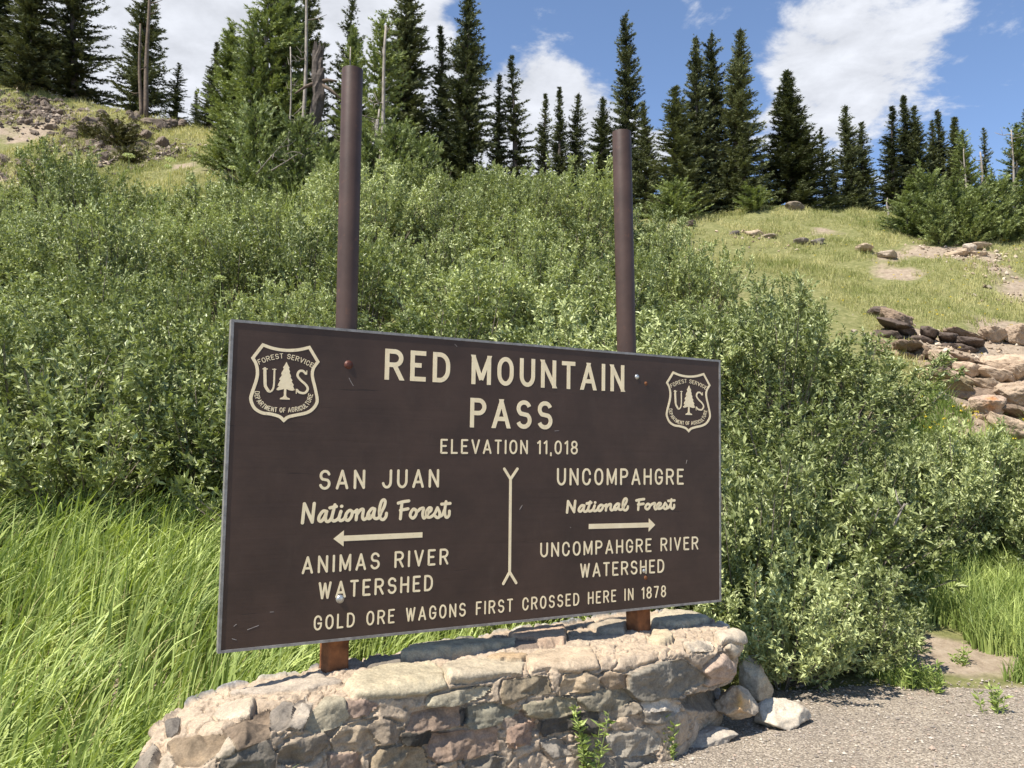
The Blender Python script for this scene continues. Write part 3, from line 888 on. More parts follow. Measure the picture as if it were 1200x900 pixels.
def build_plinth():
    rim = resample_closed(OUT, 0.0065)
    nth = len(rim)
    T = np.roll(rim[:, :2], -3, 0) - np.roll(rim[:, :2], 3, 0); T /= np.linalg.norm(T, axis=1)[:, None]
    # outline runs so that outward is (T.y, -T.x) or its opposite
    outw = np.c_[T[:, 1], -T[:, 0]]
    cen = np.array([1.0, .1])
    if ((rim[:, :2] - cen) * outw).sum(1).mean() < 0: outw = -outw
    uc = np.clip((rim[:, 0] - 2.0) / .6, 0, 1); uc = uc * uc * (3 - 2 * uc) * np.clip((rim[:, 1] + .7) / .5, 0, 1)
    base = np.c_[rim[:, :2] + outw * (.05 - .26 * uc)[:, None], np.full(nth, GZ - .06)]
    s0 = np.clip(rim[:, 0], -.55, 2.65)
    spine = np.c_[s0, .33 - .1 * s0, np.interp(s0, [-.6, -.2, .3, 2.7], [.30, .335, .345, .36])]
    NS, NC, NTp = 88, 20, 84
    prof = []
    r1, r2 = .13, .17
    for i in range(NS): prof.append(base + (rim - base) * (1 - r1) * i / NS)
    A = base + (rim - base) * (1 - r1); B = rim + (spine - rim) * r2
    for i in range(NC):
        t = i / NC
        prof.append(A * (1 - t) ** 2 + 2 * rim * t * (1 - t) + B * t * t)
    for i in range(NTp + 1): prof.append(B + (spine - B) * i / NTp)
    G = np.stack(prof)                                 # rows, around, 3
    nr = len(G)
    V = W0 + G[..., :1] * WS + G[..., 1:2] * WN + np.array([0, 0, 1.]) * G[..., 2:3]
    # normals
    du = np.roll(V, -1, 1) - np.roll(V, 1, 1)
    dv = np.gradient(V, axis=0)
    N = np.cross(du, dv); N /= np.linalg.norm(N, axis=2)[..., None] + 1e-12
    ow = outw[:, :1] * WS + outw[:, 1:] * WN
    sgn = np.sign((N[5] * ow).sum(1).mean()); N *= sgn
    N[-1] = [0, 0, 1]
    V = V.reshape(-1, 3); N = N.reshape(-1, 3)
    px, py, dz = project(V)
    # irregular joints: warp the lookup a little
    px = px + 2.6 * fbm(V * 9, 3, 11) ; py = py + 2.6 * fbm(V * 9, 3, 12)
    vis = ((CAM - V) * N).sum(1) > 0.0
    vis |= (V - W0) @ WN > .1
    sid = np.full(len(V), -1); disp = np.zeros(len(V)); best = np.full(len(V), -1e9)
    lump = fbm(V * 11, 4, 3)
    fine = fbm(V * 42, 3, 5)
    col = np.tile(np.array([.39, .305, .22]), (len(V), 1)) * (1 + .10 * fbm(V * 4, 3, 9))[:, None]
    rough = fbm(V * 95, 2, 6)
    ridg = 1 - np.abs(fbm(V * np.array([7, 7, 10]), 4, 13)) * 2
    upf = np.clip(N[:, 2], 0, 1)
    disp += (.014 + .006 * upf) * lump + .0055 * fine + .0025 * rough - .022 * np.clip(ridg - .82, 0, 1) / .18
    groove = np.zeros(len(V)); gn = .5 + .5 * fbm(V * 6, 3, 15)
    for k, (vw, pts, c, h, kind) in enumerate(STN):
        ox, oy, kx, ky = VW[vw]
        P = np.array([(ox + x / kx, oy + y / ky) for x, y in pts])
        lo, hi = P.min(0) - 3, P.max(0) + 3
        mk = vis & (px > lo[0]) & (px < hi[0]) & (py > lo[1]) & (py < hi[1]) & (dz > 0)
        ii = np.nonzero(mk)[0]
        if not len(ii): continue
        sd = poly_sd(px[ii], py[ii], P) * dz[ii] / FPX + (.013 if kind == 'f' else .010 if kind == 'c' else 0)
        c = tuple((v * .55 + .45 * sum(c) / 3 * w_) * (.84 if kind == 'f' else 1) for v, w_ in zip(c, (1.22, .97, .66)))
        if kind == 'c': c = (c[0] * .86, c[1] * .82, c[2] * .76)
        ins = sd > 0
        if kind in 'fc':
            oo = ii[~ins]
            groove[oo] = np.maximum(groove[oo], np.exp(-(sd[~ins] + .006) ** 2 / .010 ** 2) * np.clip(gn[oo] * 1.6 - .3, 0, 1) * (1 if kind == 'f' else .5))
        ii, sd = ii[ins], sd[ins]
        if kind != 'h':
            dep = sd > best[ii]
            ii, sd = ii[dep], sd[dep]
            best[ii] = sd
            if len(ii) < 30: continue
        rr = np.random.default_rng(100 + k)
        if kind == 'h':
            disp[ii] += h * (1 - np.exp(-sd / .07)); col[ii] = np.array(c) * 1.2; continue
        edge = .0042 if kind == 'f' else .0055
        ctr = V[ii].mean(0)
        sl = rr.normal(0, 1, 3) * (.16 if kind == 'f' else .05)
        pl = (V[ii] - ctr) @ sl
        facet = .030 * np.abs(vnoise((V[ii] - ctr) * 8 + rr.uniform(0, 50, 3), k)) if kind == 'f' else .004 * fbm(V[ii] * np.array([14, 14, 14]), 3, k)
        prof_ = (1 - np.exp(-sd / edge))
        hh = h * .78 + (.006 if kind == 'c' else 0)
        if kind == 'f':
            # broken faces: the lowest of a few tilted planes
            q = V[ii] - ctr; cut = np.full(len(ii), 9.0)
            for _ in range(5):
                cut = np.minimum(cut, rr.uniform(.3, 1.0) * hh + q @ (rr.normal(0, 1, 3) * .42))
            hh = np.clip(np.minimum(hh, cut + .012), .002, .09)
        disp[ii] = prof_ * (hh + np.clip(pl, -.02, .03) - facet) + (.009 if kind == 'f' else .004) * fbm(V[ii] * np.array([22, 22, 50]), 5, k + 3) + .003 * rough[ii]
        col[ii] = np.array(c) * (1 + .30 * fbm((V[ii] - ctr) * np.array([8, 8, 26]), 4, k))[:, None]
        sid[ii] = k
    disp -= .048 * groove * (sid < 0)
    # stones on the sides nobody stands at
    hid = (~vis)
    seeds = np.random.default_rng(5).uniform([-1.2, -.8, -.4], [3.2, .9, .45], (700, 3))
    ii = np.nonzero(hid)[0]
    q = G.reshape(-1, 3)[ii] * np.array([1, 1, 1.7])
    sd_ = seeds * np.array([1, 1, 1.7])
    for c0 in range(0, len(ii), 6000):
        d = np.linalg.norm(q[c0:c0 + 6000, None] - sd_[None], axis=2)
        o = np.argpartition(d, 1, axis=1)[:, :2]
        dd = np.take_along_axis(d, o, 1); dd.sort(1)
        a = np.argmin(d, 1)
        gap = dd[:, 1] - dd[:, 0]
        j = ii[c0:c0 + 6000]
        disp[j] += .035 * (1 - np.exp(-np.clip(gap - .012, 0, 1) / .02))
        on = gap > .02
        pal = np.array([(.3, .24, .18), (.24, .23, .22), (.36, .25, .2), (.4, .37, .3), (.2, .2, .19)])
        col[j[on]] = pal[a[on] % 5]
        sid[j[on]] = 1000
    V = V + N * disp[:, None]
    idx = np.arange(nr * nth).reshape(nr, nth)
    a, b = idx[:-1], idx[1:]
    F = np.stack([a, np.roll(a, -1, 1), np.roll(b, -1, 1), b], -1).reshape(-1, 4)
    # outward winding
    fn = np.cross(V[F[:, 1]] - V[F[:, 0]], V[F[:, 3]] - V[F[:, 0]])
    if (fn * N[F[:, 0]]).sum() < 0: F = F[:, ::-1]
    top = tag(empty('stone_plinth', W0 + WS * 1.0 + np.array([0, 0, GZ])), 'low rubble stone plinth in pale mortar that carries the brown sign', 'stone base')
    fs = sid[F]
    fid = np.where((fs == fs[:, :1]).all(1), fs[:, 0], -1)
    kinds = {k: s[4] for k, s in enumerate(STN)}
    caps = [k for k in kinds if kinds[k] == 'c']
    def emit(name, mask, mat):
        if not mask.any(): return None
        v, f, at = compact(V, F[mask], {'Col': col})
        return part(name, v, f, mat, top, True, at)
    emit('mortar', fid < 0, M_MORTAR)
    emit('rubble_stonework', (fid >= 0) & ~np.isin(fid, caps), M_STONE)
    for k in caps: emit('cap_stone_or_shadow', fid == k, M_STONE)  # caps include the dark strips painted for the sign's shadow
    return top


PLINTH = build_plinth()


# ---- loose rocks
def rock_mesh(seed, size, sharp=1.0, n=26, cuts=9, boxy=0.0):
    """angular rock: a sphere cut by random planes, then roughened"""
    rr = np.random.default_rng(seed)
    u = np.linspace(0, np.pi, n); w = np.linspace(0, 2 * np.pi, 2 * n, endpoint=False)
    D = np.stack([np.sin(u)[:, None] * np.cos(w), np.sin(u)[:, None] * np.sin(w), np.cos(u)[:, None] * np.ones_like(w)], -1).reshape(-1, 3)
    r = np.ones(len(D)) * 1.15
    for k in range(cuts + 6):
        nrm = rr.normal(0, 1, 3); nrm /= np.linalg.norm(nrm)
        h = rr.uniform(.62, .92)
        dn = D @ nrm
        lim = np.where(dn > .05, h / np.maximum(dn, .05), 9)
        r = np.minimum(r, lim) if sharp > .5 else np.minimum(r, .5 * r + .5 * lim)
    if boxy: r = r * (1 - boxy) + boxy * np.minimum(.92 / np.abs(D).max(1), r * 1.25)
    P = D * r[:, None] * np.asarray(size)
    s = float(np.mean(size))
    P += D * (fbm(P / s * 2.2 + seed, 4, seed)[:, None] * .10 * s + fbm(P / s * 7 + seed, 5, seed + 1)[:, None] * .055 * s)
    m_ = 2 * n
    idx = np.arange(n * m_).reshape(n, m_)
    a, b = idx[:-1], idx[1:]
    F = np.stack([a, b, np.roll(b, -1, 1), np.roll(a, -1, 1)], -1).reshape(-1, 4)
    return P, F


def unit3(v):
    return v / (np.linalg.norm(v, axis=1)[:, None] + 1e-9)


def rot_z(P, a):
    c, s = math.cos(a), math.sin(a)
    return np.c_[P[:, 0] * c - P[:, 1] * s, P[:, 0] * s + P[:, 1] * c, P[:, 2]]


def place_rock(name, center, size, seed, colr, label, cat='rock', yaw=0.0, tilt=0.0, group=None, patch=None, n=44, mat=None, boxy=0.0, strata=0.0):
    P, F = rock_mesh(seed, size, n=n, boxy=boxy)
    if strata: P = P + unit3(P) * (strata * fbm(P * np.array([3.2, 3.2, 6.5]) + seed, 5, seed))[:, None]
    if strata:
        P = P * np.c_[1 + .30 * P[:, 2] / size[2], 1 + .30 * P[:, 2] / size[2], np.ones(len(P))]
    if tilt:
        c, s = math.cos(tilt), math.sin(tilt)
        P = np.c_[P[:, 0] * c + P[:, 2] * s, P[:, 1], -P[:, 0] * s + P[:, 2] * c]
    P = rot_z(P, yaw)
    colv = np.array(colr) * (1 + .15 * fbm(P * 9 / max(np.mean(size) * 4, .4) + seed, 4, seed))[:, None]
    if patch is not None:
        pc, prad, pcol = patch
        w = np.clip(1.2 - np.linalg.norm(P - np.array(pc), axis=1) / prad + .5 * fbm(P * 12, 3, seed), 0, 1)[:, None]
        colv = colv * (1 - w) + np.array(pcol) * w
    o = add(name, raw_mesh(name, P, F, mat or M_STONE, not strata, {'Col': colv}), None, tuple(center))
    return tag(o, label, cat, group)


def on_gravel(px, py, lift=0.0):
    return at_z(px, py, GZ) + np.array([0, 0, lift])


g = 'loose rocks at the end of the plinth'
place_rock('rock', on_gravel(858, 866, .19) + np.array([.05, .12, 0]), (.185, .15, .115), 21, (.44, .36, .27), 'rounded tan rock with an orange rust stain and white chip', 'rock', .3, .1, g, ((.02, -.12, .09), .11, (.52, .26, .05)))
place_rock('rock', on_gravel(898, 832, .14) + np.array([.0, .25, 0]), (.13, .12, .20), 34, (.45, .38, .28), 'upright wedge shaped tan rock leaning beside the plinth end', 'rock', .5, -.25, g)
place_rock('rock', on_gravel(918, 856, .05) + np.array([0, .13, 0]), (.24, .17, .115), 43, (.48, .41, .32), 'broad flat pale rock lying on the gravel, farthest from the sign', 'rock', .25, .08, g)
place_rock('rock', on_gravel(838, 876, .03) + np.array([0, .12, 0]), (.25, .13, .07), 55, (.37, .32, .26), 'thin flat brown rock lying under the orange stained rock', 'rock', .35, -.05, g)
place_rock('rock', on_gravel(828, 866, .10) + np.array([0, .16, 0]), (.085, .08, .09), 63, (.38, .33, .27), 'small round brown rock wedged between the beige and stained rocks', 'rock', 0, 0, g)
place_rock('rock', on_gravel(797, 878, .13) + np.array([0, .10, 0]), (.13, .11, .20), 72, (.45, .36, .27), 'lumpy beige boulder leaning on the plinth face by a weed', 'rock', .4, .1, g)
place_rock('rock', on_gravel(905, 845, .02) + np.array([.12, .25, 0]), (.09, .07, .06), 77, (.5, .43, .35), 'small pale stone between the wedge rock and broad flat rock', 'rock', .4, .1, g, n=16)
# ------------------------------------------------------------------ terrain
CP = []
for X in (-8, -4, -1, 1.5, 4, 8):
    for Y in (-6, -2): CP.append((X, Y, GZ))
for X in (0.0, 1, 2, 4, 7): 
    for Y in (0.5, 2.5, 4.5): CP.append((X, Y, GZ))
for X, Y in ((2, 6), (3, 6.5), (5, 6.5), (7, 6.5), (2.5, 7.2), (1.5, 7.3)): CP.append((X, Y, GZ))
CP += [(0, 6.6, -.3), (0.5, 7.6, -.25), (-1, 6.2, -.35), (4.8, 8.6, -.05), (7, 8.6, .0), (3, 8.2, -.2)]
CP += [(-2, 2.0, -.75), (-3.4, 2.2, -.75), (-2.2, 3.6, -.78), (-4, 4, -.7), (-6, 4, -.6), (-2.3, 5.4, -.6), (-4.5, 6, -.3), (-7, 6, -.1), (-2.6, 7.2, -.1), (-1.0, 2.2, -.45), (-1.2, 0, -.4), (-3, 0, -.6),
       (-3.2, 8.6, .35), (-5.5, 8.4, .45), (-8, 8.5, .7), (0, 9.2, .15), (2.5, 9.4, .15), (5, 9.6, .3), (7.5, 9.7, .6)]
for px, py, Y in [(-150, 470, 12), (-150, 340, 17), (-150, 225, 24), (-150, 170, 28), (-150, 80, 34),
                  (0, 470, 12), (0, 350, 17), (0, 245, 24), (0, 192, 27), (0, 102, 33), (0, 104, 39), (140, 235, 24), (140, 192, 28), (140, 132, 33), (140, 134, 39), (200, 470, 12), (200, 345, 17), (270, 240, 23), (270, 195, 27), (270, 160, 32), (270, 166, 38),
                  (420, 470, 12), (420, 355, 16.5), (420, 262, 20), (420, 228, 24), (420, 215, 31), (560, 265, 20), (560, 248, 24), (560, 240, 32), (600, 480, 12), (600, 362, 16),
                  (700, 292, 20), (700, 268, 24), (700, 258, 32), (800, 490, 12), (800, 392, 16), (800, 316, 19), (800, 264, 24), (800, 262, 31), (900, 350, 18), (900, 302, 22), (900, 248, 26), (900, 252, 33),
                  (950, 520, 12), (1000, 402, 15), (1000, 290, 22), (1000, 248, 27), (1000, 252, 34), (1100, 512, 12.5), (1100, 432, 14.3), (1100, 330, 19), (1100, 287, 22.5), (1100, 262, 30),
                  (1200, 566, 11.5), (1200, 500, 13), (1200, 412, 15), (1200, 300, 21), (1200, 282, 24), (1200, 270, 32), (1380, 560, 12), (1380, 400, 16), (1380, 300, 22), (1380, 280, 32), (1600, 500, 14), (1600, 350, 20), (1600, 290, 32)]:
    CP.append(tuple(at_depth(px, py, Y)))
CP = np.array(CP)


def _rbf_fit(C):
    d = np.linalg.norm(C[:, None, :2] - C[None, :, :2], axis=2)
    A = np.zeros((len(C) + 3, len(C) + 3))
    A[:-3, :-3] = d + np.eye(len(C)) * -.02
    A[:-3, -3:] = np.c_[np.ones(len(C)), C[:, :2]]; A[-3:, :-3] = A[:-3, -3:].T
    return np.linalg.solve(A, np.r_[C[:, 2], 0, 0, 0])


_RW = _rbf_fit(CP)


def base_z(X, Y):
    x = np.clip(np.asarray(X, float).ravel(), -24, 26); y = np.clip(np.asarray(Y, float).ravel(), -6, 40)
    z = np.empty(len(x))
    for i in range(0, len(x), 20000):
        d = np.hypot(x[i:i + 20000, None] - CP[None, :, 0], y[i:i + 20000, None] - CP[None, :, 1])
        z[i:i + 20000] = d @ _RW[:-3] + _RW[-3] + _RW[-2] * x[i:i + 20000] + _RW[-1] * y[i:i + 20000]
    return z


def bankness(X, Y):
    """0 on the level gravel, 1 on the slopes"""
    return np.clip((np.asarray(Y).ravel() - 7.6) / 3.0, 0, 1)


def ground_z(X, Y):
    X = np.asarray(X, float).ravel(); Y = np.asarray(Y, float).ravel()
    z = base_z(X, Y)
    k = bankness(X, Y)
    P = np.c_[X, Y, np.zeros(len(X))]
    z = z + k * (.22 * fbm(P * .45, 4, 31) + .06 * fbm(P * 2.1, 3, 33))
    # level pull-off
    lev = np.clip(1 - (Y - 6.6) / 1.2, 0, 1) * np.clip((X + .9) / .9, 0, 1)
    z = z * (1 - lev) + GZ * lev
    far = np.clip((np.hypot(X, Y - 15) - 60) / 200, 0, 1)
    return z - far * 12


def axis(lo, hi, step, out, grow=1.25):
    a = list(np.arange(lo, hi + 1e-6, step)); s = step
    left, right = [], []
    x = lo
    while x > -out: s *= grow; x -= s; left.append(x)
    s = step; x = hi
    while x < out: s *= grow; x += s; right.append(x)
    return np.array(left[::-1] + a + right)


GX = axis(-21, 21, .14, 900); GY = axis(-4, 36, .14, 900)
XX, YY = np.meshgrid(GX, GY)
ZZ = ground_z(XX, YY).reshape(XX.shape)


def gz(x, y):
    """bilinear height lookup on the finished terrain"""
    x = np.asarray(x, float); y = np.asarray(y, float)
    i = np.clip(np.searchsorted(GX, x) - 1, 0, len(GX) - 2); j = np.clip(np.searchsorted(GY, y) - 1, 0, len(GY) - 2)
    u = (x - GX[i]) / (GX[i + 1] - GX[i]); v = (y - GY[j]) / (GY[j + 1] - GY[j])
    return ZZ[j, i] * (1 - u) * (1 - v) + ZZ[j, i + 1] * u * (1 - v) + ZZ[j + 1, i] * (1 - u) * v + ZZ[j + 1, i + 1] * u * v


def mat_ground():
    mt, t, b = principled('hillside_soil')
    tc = t.new('ShaderNodeTexCoord')
    n1 = t.new('ShaderNodeTexNoise', {'Vector': tc.outputs['Object'], 'Scale': 0.55, 'Detail': 9.0, 'Roughness': 0.62})
    n2 = t.new('ShaderNodeTexNoise', {'Vector': tc.outputs['Object'], 'Scale': 9.0, 'Detail': 8.0, 'Roughness': 0.7})
    at = t.new('ShaderNodeAttribute', attribute_name='dirt')
    soil = t.ramp(n2.outputs[0], [(0.25, (0.16, 0.12, 0.085)), (0.5, (0.30, 0.235, 0.17)), (0.75, (0.40, 0.325, 0.245))])
    turf = t.ramp(n2.outputs[0], [(0.3, (0.09, 0.10, 0.035)), (0.55, (0.19, 0.185, 0.075)), (0.75, (0.30, 0.265, 0.145))])
    k = t.math('ADD', at.outputs['Fac'], t.math('MULTIPLY', t.math('SUBTRACT', n1.outputs[0], 0.5), 0.9))
    k = t.ramp(k, [(0.42, (0, 0, 0)), (0.58, (1, 1, 1))])
    t.l.new(t.mix(k, turf, soil), b.inputs['Base Color'])
    b.inputs['Roughness'].default_value = 0.95; b.inputs['Specular IOR Level'].default_value = 0.1
    bp = t.new('ShaderNodeBump', {'Height': n2.outputs[0], 'Strength': 0.7, 'Distance': 0.06})
    t.l.new(bp.outputs[0], b.inputs['Normal'])
    return mt


def mat_gravel():
    mt, t, b = principled('gravel')
    tc = t.new('ShaderNodeTexCoord')
    v = t.new('ShaderNodeTexVoronoi', {'Vector': tc.outputs['Object'], 'Scale': 85.0, 'Randomness': 1.0})
    v2 = t.new('ShaderNodeTexVoronoi', {'Vector': tc.outputs['Object'], 'Scale': 38.0, 'Randomness': 1.0})
    n = t.new('ShaderNodeTexNoise', {'Vector': tc.outputs['Object'], 'Scale': 1.6, 'Detail': 6.0})
    sepc = t.new('ShaderNodeSeparateColor', {0: v.outputs['Color']})
    c = t.ramp(sepc.outputs[0], [(0.0, (0.155, 0.13, 0.104)), (0.4, (0.255, 0.215, 0.17)), (0.75, (0.33, 0.28, 0.222)), (1.0, (0.46, 0.40, 0.33))])
    c = t.mix(1.0, c, t.ramp(n.outputs[0], [(0.3, (0.84, 0.83, 0.83)), (0.7, (1.1, 1.08, 1.03))]), 'MULTIPLY')
    t.l.new(c, b.inputs['Base Color'])
    b.inputs['Roughness'].default_value = 0.92; b.inputs['Specular IOR Level'].default_value = 0.15
    h = t.math('ADD', t.math('MULTIPLY', v.outputs['Distance'], -1.0), t.math('MULTIPLY', v2.outputs['Distance'], -0.7))
    bp = t.new('ShaderNodeBump', {'Height': h, 'Strength': 0.9, 'Distance': 0.008})
    t.l.new(bp.outputs[0], b.inputs['Normal'])
    return mt


M_GROUND = mat_ground(); M_GRAVEL = mat_gravel()


def dirt_at(X, Y, Z=None):
    """how bare the soil is (0 turf .. 1 bare)"""
    X = np.asarray(X, float).ravel(); Y = np.asarray(Y, float).ravel()
    P = np.c_[X, Y, np.zeros(len(X))]
    d = np.full(len(X), .12)
    spots = [(1100, 430, 14.4, .8, .6), (1170, 425, 14.4, 1.0, .7), (1170, 470, 13.4, .7, .6), (1060, 385, 15.8, .6, .5), (1125, 298, 21.5, 1.0, .6), (1165, 320, 20, .9, .55), (1195, 345, 18.3, .9, .6), (1100, 345, 18.3, .6, .35), (1060, 320, 19.8, .7, .3), (985, 275, 23.5, .7, .35), (1090, 470, 13.4, .6, .5), (1150, 380, 16.4, .8, .45), (1230, 440, 14.5, 1.2, .7), (1030, 296, 21.5, .7, .45), (930, 290, 23, .8, .35),
             (1195, 385, 16.2, .8, .5), (1190, 525, 12.2, .7, .55), (90, 130, 31, 2.0, .2), (40, 130, 31, 2.2, .25), (180, 160, 29, 2, .3), (20, 195, 26.5, 1.0, .3), (1075, 720, 8.0, .45, .8), (1185, 745, 7.7, .6, .5)]
    for px, py, Yc, r, w in spots:
        q = at_depth(px, py, Yc)
        d = d + w * np.exp(-(((X - q[0]) ** 2 + (Y - q[1]) ** 2) / r ** 2))
    d = d + np.clip(1 - (Y - 6.95) / .35, 0, 1) * .9
    d = d + np.clip((Y - 10) / 3, 0, 1) * .55 * np.clip(fbm(P * .55, 4, 3), -.2, 1)
    return np.clip(d, 0, 1.2)


def build_terrain():
    nx, ny = len(GX), len(GY)
    V = np.c_[XX.ravel(), YY.ravel(), ZZ.ravel()]
    idx = np.arange(nx * ny).reshape(ny, nx)
    F = np.stack([idx[:-1, :-1], idx[:-1, 1:], idx[1:, 1:], idx[1:, :-1]], -1).reshape(-1, 4)
    o = add('terrain', raw_mesh('terrain', V, F, M_GROUND, True, {'dirt': dirt_at(V[:, 0], V[:, 1])}))
    tag(o, 'steep grassy hillside with bare soil patches', 'hillside', kind='structure')
    # gravel pull-off: a sheet just above the soil, ragged far edge
    xs = np.arange(-1.0, 16, .16)
    rows = []
    far = 7.05 + .10 * (xs - 2) * .4 + .25 * fbm(np.c_[xs * .9, np.zeros(len(xs)), np.zeros(len(xs))], 4, 3)
    near = np.full(len(xs), -5.0)
    K = 60
    for k in range(K + 1):
        y = near + (far - near) * (k / K)
        rows.append(np.c_[xs, y, np.zeros(len(xs))])
    V = np.concatenate(rows)
    V[:, 2] = np.maximum(gz(V[:, 0], V[:, 1]), GZ - .02) + .006
    n = len(xs); idx = np.arange(len(V)).reshape(K + 1, n)
    F = np.stack([idx[:-1, :-1], idx[:-1, 1:], idx[1:, 1:], idx[1:, :-1]], -1).reshape(-1, 4)
    tag(add('gravel_lot', raw_mesh('gravel_lot', V, F, M_GRAVEL, True)), 'pale brown gravel beside the plinth', 'gravel', kind='structure')
    # loose pebbles over it
    rr = np.random.default_rng(3)
    base = np.array([(1, 0, 0), (-1, 0, 0), (0, 1, 0), (0, -1, 0), (0, 0, 1), (0, 0, -1)], float)
    tris = np.array([(0, 2, 4), (2, 1, 4), (1, 3, 4), (3, 0, 4), (2, 0, 5), (1, 2, 5), (3, 1, 5), (0, 3, 5)])
    N = 9000
    x = rr.uniform(.4, 6, N); y = rr.uniform(4.2, 7.4, N)
    s = rr.gamma(2.2, .0022, N) + .0025
    S = np.c_[s * rr.uniform(.8, 1.4, N), s * rr.uniform(.8, 1.4, N), s * rr.uniform(.5, .9, N)]
    a = rr.uniform(0, 6.28, N)
    vv = base[None] * S[:, None] * rr.uniform(.75, 1.2, (N, 6, 1))
    vx = vv[..., 0] * np.cos(a)[:, None] - vv[..., 1] * np.sin(a)[:, None]; vy = vv[..., 0] * np.sin(a)[:, None] + vv[..., 1] * np.cos(a)[:, None]
    vv = np.stack([vx + x[:, None], vy + y[:, None], vv[..., 2] + (gz(x, y) + .008)[:, None] + S[:, 2:3] * .3], -1)
    F = (tris[None] + (np.arange(N) * 6)[:, None, None]).reshape(-1, 3)
    pal = np.array([(.38, .33, .27), (.30, .25, .21), (.45, .40, .33), (.22, .19, .16), (.36, .28, .22)])
    colr = np.repeat(pal[rr.integers(0, 5, N)], 6, axis=0)
    tag(add('pebbles', raw_mesh('pebbles', vv.reshape(-1, 3), F, M_STONE, False, {'Col': colr})), 'loose pebbles on the gravel', 'pebbles', kind='stuff')


build_terrain()
# ------------------------------------------------------------------ vegetation
def mat_leaf(name, dark, light, trans=0.3, rough=0.5, spec=0.35, rnd=0.25):
    """two-sided leaf: attribute 'tint' spreads the leaf colour, the object's random number varies each plant"""
    mt, t, b = principled(name)
    at = t.new('ShaderNodeAttribute', attribute_name='tint')
    oi = t.new('ShaderNodeObjectInfo')
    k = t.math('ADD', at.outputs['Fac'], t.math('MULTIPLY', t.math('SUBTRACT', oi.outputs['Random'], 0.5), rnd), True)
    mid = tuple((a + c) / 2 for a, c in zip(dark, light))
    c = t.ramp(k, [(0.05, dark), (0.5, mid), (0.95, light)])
    t.l.new(c, b.inputs['Base Color'])
    b.inputs['Roughness'].default_value = rough; b.inputs['Specular IOR Level'].default_value = spec
    tr = t.new('ShaderNodeBsdfTranslucent')
    c2 = t.mix(1.0, c, (1.25, 1.35, 0.55), 'MULTIPLY')
    t.l.new(c2, tr.inputs['Color'])
    mx = t.new('ShaderNodeMixShader', {0: trans, 1: b.outputs[0], 2: tr.outputs[0]})
    t.l.new(mx.outputs[0], t.n['Material Output'].inputs[0])
    return mt


M_WILLOW = mat_leaf('willow_leaf', (0.116, 0.142, 0.045), (0.52, 0.56, 0.255), 0.16, 0.45, 0.40, 0.55)
M_WILLOW_STEM = mat_simple('willow_bark', (0.10, 0.075, 0.055), (0.22, 0.19, 0.15), 20, 0.8)
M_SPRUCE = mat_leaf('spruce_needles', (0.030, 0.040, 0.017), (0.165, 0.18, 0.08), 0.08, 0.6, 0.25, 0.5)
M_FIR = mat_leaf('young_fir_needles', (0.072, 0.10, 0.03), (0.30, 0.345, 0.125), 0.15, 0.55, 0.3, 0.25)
M_JUNIPER = mat_leaf('juniper', (0.06, 0.06, 0.022), (0.15, 0.14, 0.055), 0.1, 0.7, 0.2)
M_BARK = mat_simple('spruce_bark', (0.045, 0.035, 0.028), (0.10, 0.08, 0.065), 12, 0.9)
M_DEAD = mat_simple('bleached_wood', (0.16, 0.135, 0.11), (0.32, 0.28, 0.235), 8, 0.85)
M_DEADBROWN = mat_simple('dead_bark', (0.07, 0.05, 0.036), (0.17, 0.125, 0.09), 9, 0.9)
M_GRASS = mat_leaf('sedge_blades', (0.12, 0.175, 0.035), (0.58, 0.65, 0.22), 0.24, 0.5, 0.25, 0.0)
M_TURF = mat_leaf('dry_turf', (0.17, 0.20, 0.05), (0.56, 0.50, 0.25), 0.25, 0.6, 0.2, 0.0)
M_FLOWER = mat_leaf('yellow_petals', (0.55, 0.40, 0.03), (0.75, 0.60, 0.06), 0.2, 0.6, 0.2, 0.0)
M_UMBEL = mat_leaf('pale_umbels', (0.40, 0.45, 0.16), (0.62, 0.64, 0.34), 0.2, 0.6, 0.2, 0.0)


def unit(v):
    return v / (np.linalg.norm(v, axis=-1, keepdims=True) + 1e-9)


def leaves(p, d, L, W, rr, fold=.25, up=0.0):
    """diamond leaves at p along d: returns V (n*4,3), F (n*2,3)"""
    n = len(p)
    d = unit(d)
    r = rr.normal(0, 1, (n, 3)) + np.array([-.35, -.3, .9]) * up; s = unit(np.cross(d, r)); nn = np.cross(s, d)
    L = L[:, None]; W = W[:, None]
    mid = p + d * L * .45
    V = np.stack([p, mid + s * W + nn * W * fold, p + d * L + nn * L * -.12, mid - s * W + nn * W * fold], 1)
    b = (np.arange(n) * 4)[:, None, None]
    F = np.array([(0, 1, 2), (0, 2, 3)])[None] + b
    return V.reshape(-1, 3), F.reshape(-1, 3)


